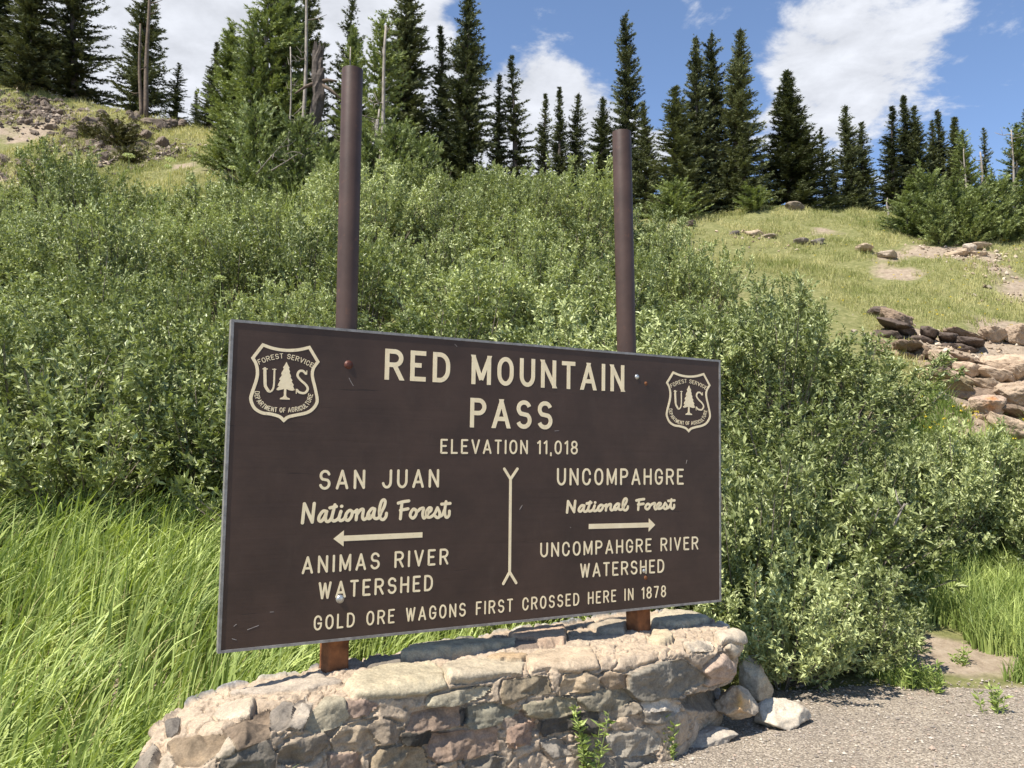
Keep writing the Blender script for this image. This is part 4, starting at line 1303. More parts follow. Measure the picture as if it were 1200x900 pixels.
def willow(seed, R=1.0, H=1.5, nst=100, leaf=.064, per=10, ntw=12, smin=.55, amax=71):
    rr = np.random.default_rng(seed)
    LP, LD, ST = [], [], []
    stems = []
    for i in range(nst):
        az = rr.uniform(0, 2 * np.pi); k = rr.uniform(0, 1) ** .55
        ang = k * np.radians(amax)
        top = np.array([math.sin(ang) * math.cos(az) * R, math.sin(ang) * math.sin(az) * R, max(.12, math.cos(ang) ** .6 * H)]) * rr.uniform(.80, 1.10)
        # lumpy outline
        top *= 1 + .22 * math.sin(3 * az + seed) * k + .12 * math.sin(5 * az + 2 * seed)
        b0 = np.array([math.cos(az), math.sin(az), 0]) * rr.uniform(.0, .28) * R
        c = (b0 + top) / 2 + np.array([0, 0, -.05]) + np.array([math.cos(az), math.sin(az), 0]) * .12 * R * k
        t = np.linspace(0, 1, 7)[:, None]
        P = b0 * (1 - t) ** 2 + 2 * c * t * (1 - t) + top * t * t
        stems.append(P)
        for j in range(ntw):
            s = 1 - smin * rr.uniform(0, 1) ** 1.5
            q = np.array([np.interp(s, t[:, 0], P[:, a]) for a in range(3)])
            fwd = unit(P[-1] - P[-3])
            td = unit(fwd * .8 + rr.normal(0, .5, 3) + np.array([0, 0, .3]))
            tl = rr.uniform(.07, .17)
            u = np.linspace(.15, 1, per)[:, None] ** .8
            pts = q + td * tl * u + np.array([0, 0, .03]) * u * u
            LP.append(pts)
            LD.append(unit(td * .75 + rr.normal(0, .55, (per, 3)) + np.array([0, 0, .1])))
    p = np.concatenate(LP); d = np.concatenate(LD); n = len(p)
    p = p + rr.normal(0, .006, p.shape)
    L = leaf * rr.uniform(.65, 1.2, n)
    V, F = leaves(p, d, L, L * rr.uniform(.18, .26, n), rr, up=1.9)
    tint = np.clip(rr.normal(.46, .26, n), 0, 1)
    sm = []
    for P in stems[::2]:
        a = unit(np.cross(P[-1] - P[0], rr.normal(0, 1, 3))); b = unit(np.cross(P[-1] - P[0], a))
        rad = np.linspace(.011, .003, len(P))[:, None]
        ring = [P + rad * (math.cos(x) * a + math.sin(x) * b) for x in (0, 2.1, 4.2)]
        vv = np.concatenate(ring); m = len(P)
        ff = [(r * m + i, r * m + i + 1, ((r + 1) % 3) * m + i + 1, ((r + 1) % 3) * m + i) for r in range(3) for i in range(m - 1)]
        sm.append((vv, [np.array(ff)]))
    sv, sf = join(sm)
    return raw_mesh('willow_foliage', V, F, M_WILLOW, False, {'tint': np.repeat(tint, 4)}), raw_mesh('willow_stems', sv, sf, M_WILLOW_STEM)


WIL = [willow(100 + k, 1.0, 1.45) for k in range(6)]
WIL_NEAR = [willow(200 + k, 1.0, 1.45, 125, .074, 10, 13, .8, 86) for k in range(3)]


def inpoly(x, y, poly):
    return poly_sd(np.atleast_1d(np.asarray(x, float)), np.atleast_1d(np.asarray(y, float)), poly) > 0


WILLOW_ZONE = [(-260, 640), (-260, 262), (0, 250), (120, 246), (200, 236), (300, 245), (420, 255), (560, 252), (640, 268), (700, 288), (780, 342), (830, 372), (880, 388), (935, 403), (966, 440), (994, 480), (1008, 522), (1050, 560), (1085, 600), (1150, 618), (1320, 640), (1320, 690), (1200, 694), (1080, 698), (1010, 715), (960, 745), (900, 765),
               (830, 740), (700, 700), (540, 690), (300, 650), (150, 618), (0, 596)]


def thing_plant(name, meshes, loc, scale, yaw, label, cat, group=None, tilt=(0, 0), names=('foliage', 'stems')):
    o = empty(name, loc)
    o.rotation_euler = (tilt[0], tilt[1], yaw); o.scale = scale if hasattr(scale, '__len__') else (scale,) * 3
    tag(o, label, cat, group)
    for nm, me in zip(names, meshes):
        if me is not None: add(nm, me, o)
    return o


def scatter_willows():
    rr = np.random.default_rng(42)
    placed = []
    cand = []
    for _ in range(9000):
        Y = 7.6 + 17.5 * rr.uniform(0, 1); px = rr.uniform(-230, 1290)
        X = (px - 600) / FPX * Y
        cand.append((X, Y))
    cand = np.array(cand)
    Z = gz(cand[:, 0], cand[:, 1])
    sx, sy, _ = project(np.c_[cand, Z])
    ok = inpoly(sx, sy, WILLOW_ZONE)
    for (X, Y), z, a, x, y in zip(cand, Z, ok, sx, sy):
        if not a: continue
        dmin = 1.1 + .027 * (Y - 8)
        if Y > 9.5 and fbm(np.array([[X * .42, Y * .42, 0.]]), 3, 91)[0] > .34: continue
        if any((X - p[0]) ** 2 + (Y - p[1]) ** 2 < dmin ** 2 for p in placed): continue
        # keep clear of the plinth
        if Y < 7.9 and X < 1.5: continue
        placed.append((X, Y, z, x, y))
    return placed


WP = scatter_willows()
print('willows', len(WP))
rrw = np.random.default_rng(9)
for X, Y, z, x, y in WP:
    src = WIL_NEAR if Y < 10.5 else WIL
    me = src[rrw.integers(0, len(src))]
    s = rrw.uniform(.8, 1.45)
    if Y < 9: s *= .85
    if y > 590 and x > 1030: s = min(s, 1.1) * .78
    if y < 275: s *= .85
    if y < 262 and x < 320: s *= .6
    if x < 330:
        lab, grp = 'grey green willow shrub in the thicket above the tall grass', 'willow shrubs above the tall grass'
    elif x < 760:
        lab, grp = 'grey green willow shrub in the thicket behind the sign', 'willow shrubs behind the sign'
    else:
        lab, grp = 'grey green willow shrub in the thicket between sign and rock ledges', 'willow shrubs beside the rock ledges'
    thing_plant('willow_shrub', me, (X, Y, z - .05), (s, s, s * rrw.uniform(.72, 1.08)), rrw.uniform(0, 6.28), lab, 'shrub', grp, (rrw.normal(0, .08) - .08, rrw.normal(0, .08)))
# the dense bush against the plinth's end
for (px, py, Y, s, hz, lab) in ((905, 812, 7.35, .78, 1.0, 'leafy willow shrub right behind the end of the plinth'), (985, 790, 7.75, .72, .85, 'low willow shrub with leaves down to the gravel edge'), (1075, 665, 10.0, .8, 1.0, 'willow shrub behind the left part of the bright grass'), (1125, 660, 10.1, .85, 1.0, 'willow shrub behind the middle of the bright grass'), (1178, 660, 10.2, .85, 1.0, 'willow shrub behind the right part of the bright grass'), (1235, 655, 10.3, .9, 1.0, 'willow shrub past the right edge behind the bright grass'), (1100, 630, 10.9, .75, .9, 'willow shrub just below the herbs under the ledges'), (1160, 625, 11.0, .7, .9, 'low willow shrub below the orange lichen block'), (955, 700, 8.9, .9, 1.1, 'willow shrub between the sign edge and the bright grass'), (1010, 640, 9.8, .9, 1.1, 'willow shrub behind the bare curved branch'), (870, 740, 8.1, .95, 1.2, 'tall willow shrub rising beside the sign edge'), (560, 745, 7.6, .62, .8, 'low willow shrub showing under the middle of the sign'), (660, 745, 7.9, .7, .9, 'low willow shrub behind the plinth, by the second post'), (760, 745, 8.3, .8, .9, 'willow shrub seen under the sign behind the second post')):
    X = (px - 600) / FPX * Y
    thing_plant('willow_shrub', WIL_NEAR[int(px) % 3], (X, Y, float(gz(X, Y)) - .05), (s, s, s * hz), px * .1, lab, 'shrub', 'willow shrubs around the plinth')


# ---- spruces
def conifer(seed, H=8.0, R=1.3, whorl=.135, nb=10, spray=.235, step=.06, bare=.03, droop=.25, power=.85, dens=1.0, mat=None, ragged=.35, leanr=0.0, clump=0.0, trunk_mat=None):
    rr = np.random.default_rng(seed)
    TP, TD, TL, TT = [], [], [], []
    wood = []
    z = H * bare + .1
    while z < H * .985:
        t = (z - H * bare) / (H * (1 - bare))
        prof = (1 - t) ** power
        r0 = R * prof * (1 + .22 * math.sin(z * 2.3 + seed) * (1 - t)) + .05
        n = max(4, int(nb * (0.55 + .45 * prof) * dens))
        for b in range(n):
            az = rr.uniform(0, 2 * np.pi)
            r = r0 * (1 - ragged * rr.uniform(0, 1) ** 1.3) * (1 + .18 * math.sin(2 * az + seed * 1.7 + z * .6))
            if rr.uniform() < .05: r *= 1.2
            el = -droop * (1 - t) + .55 * t ** 1.5 + rr.normal(0, .08)
            m = max(3, int(r / step))
            s = np.linspace(.12 if r > .35 else 0.0, 1, m)
            hd = np.array([math.cos(az), math.sin(az)])
            P = np.c_[hd[0] * r * s, hd[1] * r * s, z + rr.normal(0, .03) + r * (np.tan(el) * s + .22 * s ** 2.2)]
            out = np.array([hd[0], hd[1], math.tan(el) + .3])
            side = np.array([-hd[1], hd[0], 0])
            wsp = spray * (.55 + .45 * (1 - s)) * (1 if r > .3 else .75)
            for k in range(3):
                w = rr.uniform(-1, 1, m)[:, None]
                d = unit(out[None] * .8 + side[None] * w * 1.1 + rr.normal(0, .22, (m, 3)) + np.array([0, 0, -.18 if k else .3]))
                TP.append(P + rr.normal(0, .02, P.shape)); TD.append(d); TL.append(wsp * rr.uniform(.7, 1.25, m))
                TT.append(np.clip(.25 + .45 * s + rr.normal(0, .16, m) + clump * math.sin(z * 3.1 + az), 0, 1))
            if r > .35 and rr.uniform() < .4: wood.append((P[[0, m // 2, -1]], [.018, .012, .004]))
        z += whorl * rr.uniform(.7, 1.3) * (.6 + .4 * prof)
    # leader
    for k in range(14):
        TP.append(np.array([[0, 0, H * (.93 + .07 * k / 14)]])); TD.append(unit(rr.normal(0, .45, (1, 3)) + np.array([[0, 0, .9]]))); TL.append(np.array([spray * .6])); TT.append(np.array([.6]))
    p = np.concatenate(TP); d = unit(np.concatenate(TD)); L = np.concatenate(TL); tt = np.concatenate(TT)
    n = len(p)
    # each spray: a needle-clad twig drawn as three pointed blades
    s = unit(np.cross(d, rr.normal(0, 1, (n, 3)))); nn = np.cross(s, d)
    Ls = L[:, None]
    vs = []
    for q in (-1, 0, 1):
        dd = unit(d + s * .62 * q + nn * .18 * abs(q))
        w = np.cross(dd, nn if q == 0 else unit(nn + s * .4))
        ln = Ls * (1.0 if q == 0 else .68)
        vs += [p + d * Ls * (.18 * abs(q)) - w * Ls * .13, p + d * Ls * (.18 * abs(q)) + w * Ls * .13, p + dd * ln]
    V = np.stack(vs, 1).reshape(-1, 3)
    F = (np.arange(3 * n)[:, None] * 3 + np.arange(3)[None])
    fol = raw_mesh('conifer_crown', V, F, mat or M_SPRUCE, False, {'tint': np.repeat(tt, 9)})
    tz = np.linspace(0, H * .97, 9)
    tr = [tube(np.c_[.03 * np.sin(tz + seed), .03 * np.cos(tz * .8), tz], np.linspace(.018 * H + .02, .008, 9), 8)]
    for P, r in wood: tr.append(tube(P, r, 4, False))
    tv, tf = join(tr)
    return fol, raw_mesh('conifer_trunk', tv, tf, trunk_mat or M_BARK), (H, R)


SPR = {
    'a': conifer(1, R=1.35, power=.95, clump=.12),
    'b': conifer(2, R=1.15, power=.92, ragged=.45, clump=.15),
    'c': conifer(3, R=1.0, power=.88, ragged=.55, whorl=.17, clump=.15),
    'd': conifer(4, R=1.5, power=.9, nb=9, whorl=.18, ragged=.5, spray=.24, dens=.9),
    'e': conifer(5, R=1.2, power=.72, ragged=.6, clump=.2, bare=.06),
    'a2': conifer(31, R=1.35, power=.85, ragged=.6, whorl=.17, clump=.2),
    'b2': conifer(32, R=1.15, power=.8, ragged=.65, whorl=.19, clump=.2, bare=.08),
    'c2': conifer(33, R=1.0, power=1.0, ragged=.65, whorl=.2, clump=.2, bare=.05),
    'e2': conifer(34, R=1.2, power=.62, ragged=.7, whorl=.18, clump=.25),
    's': conifer(6, R=1.1, power=.85, nb=7, whorl=.22, ragged=.55, spray=.24, step=.075),
    'f': conifer(7, R=1.6, power=.75, nb=10, whorl=.15, ragged=.5, spray=.28, mat=M_FIR, droop=.1, clump=.15),
    'g': conifer(8, R=1.5, power=.6, nb=9, whorl=.22, ragged=.6, spray=.27, step=.075, mat=M_FIR, droop=.0, bare=.12, trunk_mat=M_DEAD),
}
# photo x at the tip, tip y, crown width in px, distance, kind, label
G1, G2, G3 = 'spruces on the rocky knoll', 'spruces along the crest', 'spruces above the grassy slope'
TREES = [
    (-28, -90, 95, 35, 'b', 'dark spruce cut by the left edge of the photo, behind the rocky knoll', G1),
    (6, -70, 80, 36, 'a', 'dark spruce between the edge of the photo and the brownish spruce', G1),
    (47, -62, 78, 34, 'b', 'brownish dense spruce standing left on the rocky knoll', G1),
    (97, -75, 105, 35, 'd', 'broad dark spruce with ragged open branches on the rocky knoll', G1),
    (172, -45, 88, 35.5, 'd', 'ragged dark spruce behind two bare poles on the knoll', G1),
    (208, 74, 42, 36, 's', 'small thin spruce just right of the two bare poles', G1),
    (231, 106, 22, 38, 's', 'tiny distant spruce in the gap of pale sky', G1),
    (250, 48, 38, 33, 'c', 'slim dark spruce at the foot of the knoll', G1),
    (276, 28, 62, 27, 'f', 'pale green fir next to the slim dark spruce', G2),
    (296, 12, 70, 25.0, 'g', 'full light green fir left of the large open fir', G2),
    (338, -45, 76, 26.5, 'f', 'tall fir right behind the large open fir', G2),
    (424, 30, 64, 26.0, 'f', 'olive fir showing on both sides of the first post top', G2),
    (318, -30, 110, 25.5, 'g', 'large open light green fir with bare grey branches', G2),
    (362, -60, 100, 27.5, 'd', 'tall dark spruce behind the broken stump', G2),
    (404, -12, 60, 27, 's', 'thin open spruce hidden behind the first post', G2),
    (447, 14, 80, 24, 'g', 'light sparse fir with a bare silver trunk by the first post', G2),
    (476, -40, 88, 28, 'b', 'tall dense dark spruce right of the silver trunk', G2),
    (526, 32, 56, 29, 'c', 'shorter spruce leaning on its tall neighbour', G2),
    (549, -28, 78, 28, 'b', 'tallest dark spruce near the middle of the crest', G2),
    (583, 88, 40, 29.5, 'c', 'slender spruce below the tallest dark spruce', G2),
    (607, 63, 58, 29, 's', 'open spruce with a narrow spire top in the middle of the crest', G2),
    (636, 107, 36, 29.5, 'c', 'first of three slim spires right of the open spruce', G2),
    (657, 102, 38, 29, 'c', 'middle of three slim spires on the crest', G2),
    (673, 108, 42, 29.2, 'b', 'last of three slim spires beside a gap of sky', G2),
    (702, 116, 56, 28, 'a', 'conical dark spruce left of the second post', G2),
    (736, 20, 66, 28.5, 'e', 'tall shaggy spruce with a heavy top above the second post', G2),
    (759, 120, 46, 28, 'a', 'small spruce just right of the second post', G2),
    (795, 98, 86, 27, 'a', 'broad spruce at the left of the big cluster', G2),
    (812, 42, 60, 28, 'e', 'first tall spire of the big three-topped cluster', G3),
    (835, 37, 66, 28.5, 'e', 'middle tall spire of the big three-topped cluster', G3),
    (857, 36, 78, 28, 'e', 'last tall spire of the big three-topped cluster', G3),
    (872, 150, 52, 27.3, 'c', 'short dark spruce at the right foot of the big cluster', G3),
    (922, 79, 98, 29, 'a', 'lone broad conical spruce with sunlit left side', G3),
    (940, 150, 50, 30, 'b', 'spruce tucked against the right side of the lone broad spruce', G3),
    (966, 149, 32, 30, 's', 'thin young spruce between the lone spruce and the double spruce', G3),
    (977, 182, 30, 31, 'c', 'tiny spruce beside the double spruce', G3),
    (995, 122, 46, 29.5, 'e', 'taller of the double spruce above the grassy slope', G3),
    (1008, 141, 44, 29.8, 'b', 'shorter of the double spruce above the grassy slope', G3),
    (1021, 208, 26, 33, 's', 'tiny far spruce in the gap after the double spruce', G3),
    (1040, 125, 46, 30, 'c', 'slim dark spire at the left of the right hand wood', G3),
    (1062, 114, 48, 30.5, 'b', 'highest dark spruce of the right hand wood', G3),
    (1074, 122, 52, 30, 'a', 'dense dark spruce touching the highest one of the right hand wood', G3),
    (1091, 142, 36, 31, 'c', 'thin dark spruce in the dip of the right hand wood', G3),
    (1104, 126, 42, 31, 'c', 'spire left of the twin tops in the right hand wood', G3),
    (1114, 137, 48, 30.5, 'b', 'dark spruce of the twin tops in the right hand wood', G3),
    (1131, 152, 46, 28.5, 'g', 'light green pine with bare grey trunk in the right hand wood', G3),
    (1152, 147, 32, 29, 's', 'sparse spruce with bleached lower trunk near the photo edge', G3),
    (1184, 146, 62, 28, 'g', 'pale fir with bare silver trunk near the right edge', G3),
    (1203, 128, 50, 29, 'b', 'dark spruce cut by the right edge of the photo', G3),
    (1068, 205, 86, 26, 'f', 'bushy light green fir at the left front of the right hand wood', G3),
    (1240, 150, 60, 29, 'a', 'dark spruce outside the right edge of the right hand wood', G3),
    (-80, 0, 90, 35, 'a', 'dark spruce beyond the left edge of the rocky knoll', G1),
]
for i, (px, py, wpx, Y, kd, lab, grp) in enumerate(TREES):
    fol, trk, (H0, R0) = SPR[kd + '2' if kd in 'abce' and i % 2 else kd]
    top = at_depth(px, py, Y)
    zb = float(gz(top[0], top[1])) - .15
    h = top[2] - zb
    sxy = max(.35, (wpx / 2 / FPX * Y) * (1.05 if kd in 'de' else 1.2) / (R0 * .95))
    sz = h / H0
    sxy = float(np.clip(sxy, sz * .55, sz * 1.9))
    o = thing_plant('pine_tree' if 'pine' in lab else 'fir_tree' if kd in 'fg' else 'spruce_tree', (fol, trk), (top[0], top[1], zb), (sxy, sxy, sz), i * 1.37, lab, 'tree', grp, (.035 * math.sin(i * 2.7), .04 * math.sin(i * 4.1 + 1)), names=('crown', 'trunk'))

# ---- low conifers at the front of the right hand wood and on the bank
LOW = [conifer(20 + k, H=1.9, R=1.0, whorl=.12, nb=9, spray=.20, step=.06, bare=.0, droop=-.15, power=.42, mat=M_FIR, ragged=.5, clump=.2) for k in range(3)]
LOWT = [(1062, 232, 278, 23.5, 58, 'low bushy conifer at the left end of the hedge-like clump'), (1090, 205, 280, 23.3, 62, 'light bushy conifer second from the clump left end'), (1118, 215, 284, 23.0, 66, 'mounded conifer in the middle of the clump'), (1146, 222, 284, 23.0, 62, 'mounded conifer right of the middle of the clump'),
        (1172, 212, 284, 23.2, 60, 'bushy conifer below the pale fir with silver trunk'), (1202, 222, 284, 23.2, 60, 'bushy conifer at the right edge of the photo'), (1235, 220, 284, 23.4, 60, 'bushy conifer just past the right edge of the photo'),
        (1100, 240, 288, 22.6, 50, 'small conifer at the lower front of the clump'), (1135, 245, 288, 22.6, 55, 'small rounded conifer at the lowest front of the clump'),
        (300, 128, 215, 22.5, 80, 'bright low fir on the bank left of the first post'), (352, 142, 220, 22.0, 70, 'bright low fir below the broken stump'), (385, 170, 232, 21, 62, 'low fir pressed behind the first post'), (462, 152, 222, 21.5, 80, 'yellow green fir bush right of the first post'), (498, 165, 224, 21.5, 60, 'yellow green fir bush in front of the tall dense spruce'),
        (430, 160, 225, 21.8, 60, 'light fir bush at the foot of the silver trunk'), (788, 215, 258, 25.5, 60, 'dark low conifer at the foot of the broad spruce'), (885, 222, 250, 26, 50, 'low conifer skirt at the right of the big cluster')]
for i, (px, py, pb, Y, wpx, lab) in enumerate(LOWT):
    fol, trk, (H0, R0) = LOW[i % 3]
    top = at_depth(px, py, Y)
    zb = float(gz(top[0], top[1])) - .1
    h = max(.8, top[2] - zb)
    sxy = (wpx / 2 / FPX * Y) / R0 * 1.15
    thing_plant('low_conifer', (fol, trk), (top[0], top[1], zb), (sxy, sxy, h / H0), i * 2.1, lab, 'conifer', 'low conifers', names=('crown', 'trunk'))


# ---- dead wood
def snag(name_, base_px, top_px, Y, r, label, mat=M_DEAD, branches=10, cat='dead tree', seed=0, blen=.5):
    rr = np.random.default_rng(seed + 77)
    t = at_depth(*top_px, Y); b = at_depth(*base_px, Y)
    zb = float(gz(b[0], b[1])); b[2] = min(zb - .1, b[2]) if zb < b[2] + 1.5 else b[2]
    k = np.linspace(0, 1, 9)[:, None]
    P = b * (1 - k) + t * k + np.c_[.03 * np.sin(k[:, 0] * 7 + seed), np.zeros(9), np.zeros(9)]
    root = tag(empty('dead_tree', b), label, cat, 'bare dead trees')
    v, f = tube(P, np.linspace(r, r * .45, 9), 9)
    part('trunk', v, f, mat, root, True)
    bs = []
    for i in range(branches):
        s = rr.uniform(.2, .97); q = b * (1 - s) + t * s
        az = rr.uniform(0, 6.28); L = blen * rr.uniform(.4, 1.2)
        e = np.array([math.cos(az), math.sin(az) * .6, rr.uniform(-.2, .5)])
        e2 = q + e * L * .55 + np.array([0, 0, -.04]); e3 = q + e * L + np.array([0, 0, rr.uniform(-.05, .2)])
        bs.append(tube([q, e2, e3], [r * .3, r * .2, r * .08], 5))
        for m_ in range(2):
            w = e2 + rr.normal(0, 1, 3) * L * .35
            bs.append(tube([e2, (e2 + w) / 2 + rr.normal(0, .02, 3), w], [r * .14, r * .1, r * .05], 4))
    if bs:
        v, f = join(bs); part('branch', v, f, mat, root, True)
    return root


snag('dead_trunk', (165.5, 131), (163.5, 28), 33.2, .085, 'thin dark bare pole, the left and shorter of a pair on the knoll', M_DEADBROWN, 2, seed=1, blen=.5)
snag('dead_trunk', (171, 131), (175.5, -35), 33.2, .105, 'tall dark bare pole, the right of a pair on the knoll', M_DEADBROWN, 3, seed=2, blen=.6)
snag('dead_trunk', (340, 165), (341, 55), 22.6, .035, 'thin grey dead pole among the light fir branches', M_DEAD, 9, seed=3, blen=.5)
snag('dead_trunk', (357, 95), (361, -30), 24.0, .075, 'grey bare trunk rising out of the top of the photo', M_DEAD, 12, seed=4, blen=.8)
snag('dead_trunk', (446, 125), (453, 30), 22.8, .075, 'silver bare trunk upper half beside the first post', M_DEAD, 9, seed=5, blen=.5)
snag('dead_trunk', (442, 205), (444, 128), 22.0, .055, 'pale forked dead stem below the silver trunk', M_DEAD, 11, seed=6, blen=.6)
snag('dead_trunk', (438, 200), (440, 140), 21.9, .035, 'slim pale dead stem beside the forked one', M_DEAD, 6, seed=7, blen=.4)
snag('dead_trunk', (407, 90), (410, 55), 25, .04, 'thin forked grey branch above the first post', M_DEAD, 5, seed=8, blen=.7)
snag('dead_trunk', (1151, 220), (1149, 178), 28.6, .06, 'bleached bare trunk in the right hand wood', M_DEAD, 8, seed=9, blen=.5)
snag('dead_trunk', (1186, 232), (1186, 152), 27.6, .05, 'bleached trunk with a bare pointed top near the right edge', M_DEAD, 10, seed=10, blen=.6)
snag('dead_trunk', (1131, 225), (1130, 172), 28.2, .04, 'grey bare trunk left of the bleached one', M_DEAD, 8, seed=11, blen=.5)
snag('dead_trunk', (1040, 250), (1040, 232), 26.5, .04, 'short bare stick at the left end of the clump', M_DEAD, 2, seed=12, blen=.3)


def broken_stump():
    rr = np.random.default_rng(4)
    b, t = at_depth(366, 150, 23.2), at_depth(377, 53, 23.2)
    root = tag(empty('broken_stump', b), 'thick brown broken tree stump with a jagged top among the firs', 'stump')
    n, m_ = 14, 14
    V = []
    for i in range(m_):
        k = i / (m_ - 1)
        c = b * (1 - k) + t * k + np.array([.06 * math.sin(k * 5), 0, 0])
        a = np.arange(n) * 2 * np.pi / n
        r = (.19 - .05 * k) * (1 + .18 * np.sin(3 * a + 4 * k) + .10 * rr.normal(0, 1, n))
        z = np.zeros(n)
        if i == m_ - 1: z = rr.uniform(-.35, .18, n)
        V.append(np.c_[c[0] + r * np.cos(a), c[1] + r * np.sin(a), c[2] + z])
    V = np.concatenate(V + [(t - np.array([0, 0, .3]))[None]])
    F = np.array([(i * n + k, i * n + (k + 1) % n, (i + 1) * n + (k + 1) % n, (i + 1) * n + k) for i in range(m_ - 1) for k in range(n)])
    T = np.array([((m_ - 1) * n + k, (m_ - 1) * n + (k + 1) % n, len(V) - 1) for k in range(n)])
    part('trunk', V, [F, T], M_BARK, root)
    bs = []
    for px, py in ((402, 118), (395, 95), (345, 110)):
        e = at_depth(px, py, 23.0); q = b * .45 + t * .55
        bs.append(tube([q, (q + e) / 2 + np.array([0, 0, .05]), e], [.07, .05, .02], 6))
    v, f = join(bs); part('branch', v, f, M_DEADBROWN, root, True)


broken_stump()
# fallen bleached branches under the firs on the bank
for i, (x0, y0, x1, y1, Y, lab) in enumerate(((300, 205, 330, 170, 21.4, 'fallen grey branch under the light fir'), (318, 200, 352, 178, 21.0, 'fallen bleached branch below the broken stump'), (1030, 640, 1060, 590, 8.3, 'bare curved willow branch low in the bushes by the grass'))):
    rr = np.random.default_rng(i)
    a, b = at_depth(x0, y0, Y), at_depth(x1, y1, Y - .2)
    root = tag(empty('dead_branch', a), lab, 'branch')
    bs = [tube([a, (a + b) / 2 + rr.normal(0, .04, 3), b], [.022, .016, .006] if Y > 10 else [.016, .013, .006], 6)]
    for k in range(7):
        q = a + (b - a) * rr.uniform(.2, 1); e = q + rr.normal(0, .22 if Y > 10 else .1, 3)
        bs.append(tube([q, (q + e) / 2 + rr.normal(0, .03, 3), e], [.01, .007, .003], 4))
    v, f = join(bs); add('stem', raw_mesh('stem', v - a, f, M_DEAD, True), root)


# ---- grasses
def blades(name, x, y, Lh, W, lean_dir, lean, mat, rr, K=5, label=None, cat='grass', curl=.5, yaw_face=None, tint=None, kind='stuff'):
    n = len(x); z = gz(x, y)
    p0 = np.c_[x, y, z - .02]
    az = lean_dir
    hd = np.c_[np.cos(az), np.sin(az), np.zeros(n)]
    s = np.linspace(0, 1, K + 1)
    fa = rr.uniform(0, 2 * np.pi, n) if yaw_face is None else yaw_face
    sd = np.c_[np.cos(fa), np.sin(fa), np.zeros(n)]
    rows = []
    for q in s:
        ang = lean * (q ** 1.3) + curl * q ** 3 * lean
        c = p0 + hd * (Lh * q * np.sin(np.minimum(ang, 1.9)) * .85)[:, None] + np.array([0, 0, 1.]) * (Lh * q * np.cos(np.minimum(ang * .8, 1.5)))[:, None]
        w = (W * (1 - q ** 1.8) * (0.75 + .25 * min(1, q * 4)))[:, None] * .5 + .0004
        rows.append(np.stack([c - sd * w, c + sd * w], 1))
    V = np.stack(rows, 1).reshape(-1, 3)              # n, K+1, 2
    m_ = 2 * (K + 1)
    q = np.array([(2 * i, 2 * i + 1, 2 * i + 3, 2 * i + 2) for i in range(K)])
    F = (q[None] + (np.arange(n) * m_)[:, None, None]).reshape(-1, 4)
    tt = np.clip(rr.normal(.45, .2, n), 0, 1) if tint is None else tint
    o = add(name, raw_mesh(name, V, F, mat, False, {'tint': np.repeat(tt, m_)}))
    return tag(o, label, cat, kind=kind)


def tall_grass():
    rr = np.random.default_rng(12)
    N = 21000
    # tussocks
    cx = rr.uniform(-8.5, 1.2, 1900); cy = 1.3 + 7.9 * rr.uniform(0, 1, 1900) ** .8
    i = rr.integers(0, len(cx), N)
    x = cx[i] + rr.normal(0, .085, N); y = cy[i] + rr.normal(0, .085, N)
    q = np.c_[x - W0[0], y - W0[1]] @ np.array([[WS[0], WN[0]], [WS[1], WN[1]]])
    off = poly_sd(q[:, 0], q[:, 1], OUT[:, :2])
    X0 = np.where(y < 5.2, -1.15 - .28 * np.clip(y - 3.0, -2, 0), 9)
    ok = (off < -.10) & ~((q[:, 1] > -.05) & (q[:, 0] > -.9)) & (x < X0)
    ok &= ~((x > -.2) & (y < 6.3))
    ok &= y < 9.3 - .35 * np.clip(x + 2.2, 0, 5)
    sx, sy, dz = project(np.c_[x, y, gz(x, y) + .4])
    ok &= (sx > -260) & (sx < 760) & (dz > 1.5)
    x, y, i = x[ok], y[ok], i[ok]; n = len(x)
    P = np.c_[x, y, np.zeros(n)]
    hgt = (.80 + .18 * fbm(P * .7, 3, 5) + rr.normal(0, .10, n)) * np.where(x > -1.2, .75, 1)
    tus = rr.normal(0, .5, 3000)[i]
    ld = 0.1 + .8 * fbm(P * .5, 3, 8) + tus + rr.normal(0, .45, n)
    lean = np.clip(.26 + .2 * fbm(P * .8, 2, 9) + .16 * rr.normal(0, 1, 3000)[i] + rr.normal(0, .12, n), .03, 1.0)
    tint = np.clip(.46 + .3 * fbm(P * 1.1, 3, 21) + rr.normal(0, .24, n), 0, 1)
    print('tall grass', n)
    blades('tall_grass', x, y, hgt, rr.uniform(.015, .030, n), ld, lean, M_GRASS, rr, 6, 'tall bright green sedge bent by the wind beside the plinth', tint=tint, curl=1.3, yaw_face=rr.normal(.1, .75, n))


tall_grass()


def dry_blades():
    rr = np.random.default_rng(51)
    x = rr.uniform(-7, -1.3, 1500); y = rr.uniform(2.0, 9, 1500)
    ok = x < np.where(y < 5.2, -1.5 - .28 * np.clip(y - 3.0, -2, 0), -1.9)
    x, y = x[ok], y[ok]; n = len(x)
    blades('dry_grass', x, y, rr.uniform(.45, .85, n), rr.uniform(.006, .012, n), rr.normal(.2, .9, n), np.clip(rr.normal(.35, .25, n), .05, 1.2), M_TURF, rr, 6, 'scattered straw coloured dead blades in the sedge', tint=np.clip(rr.normal(.85, .15, n), 0, 1), curl=1.2, yaw_face=rr.normal(.1, .8, n))


dry_blades()


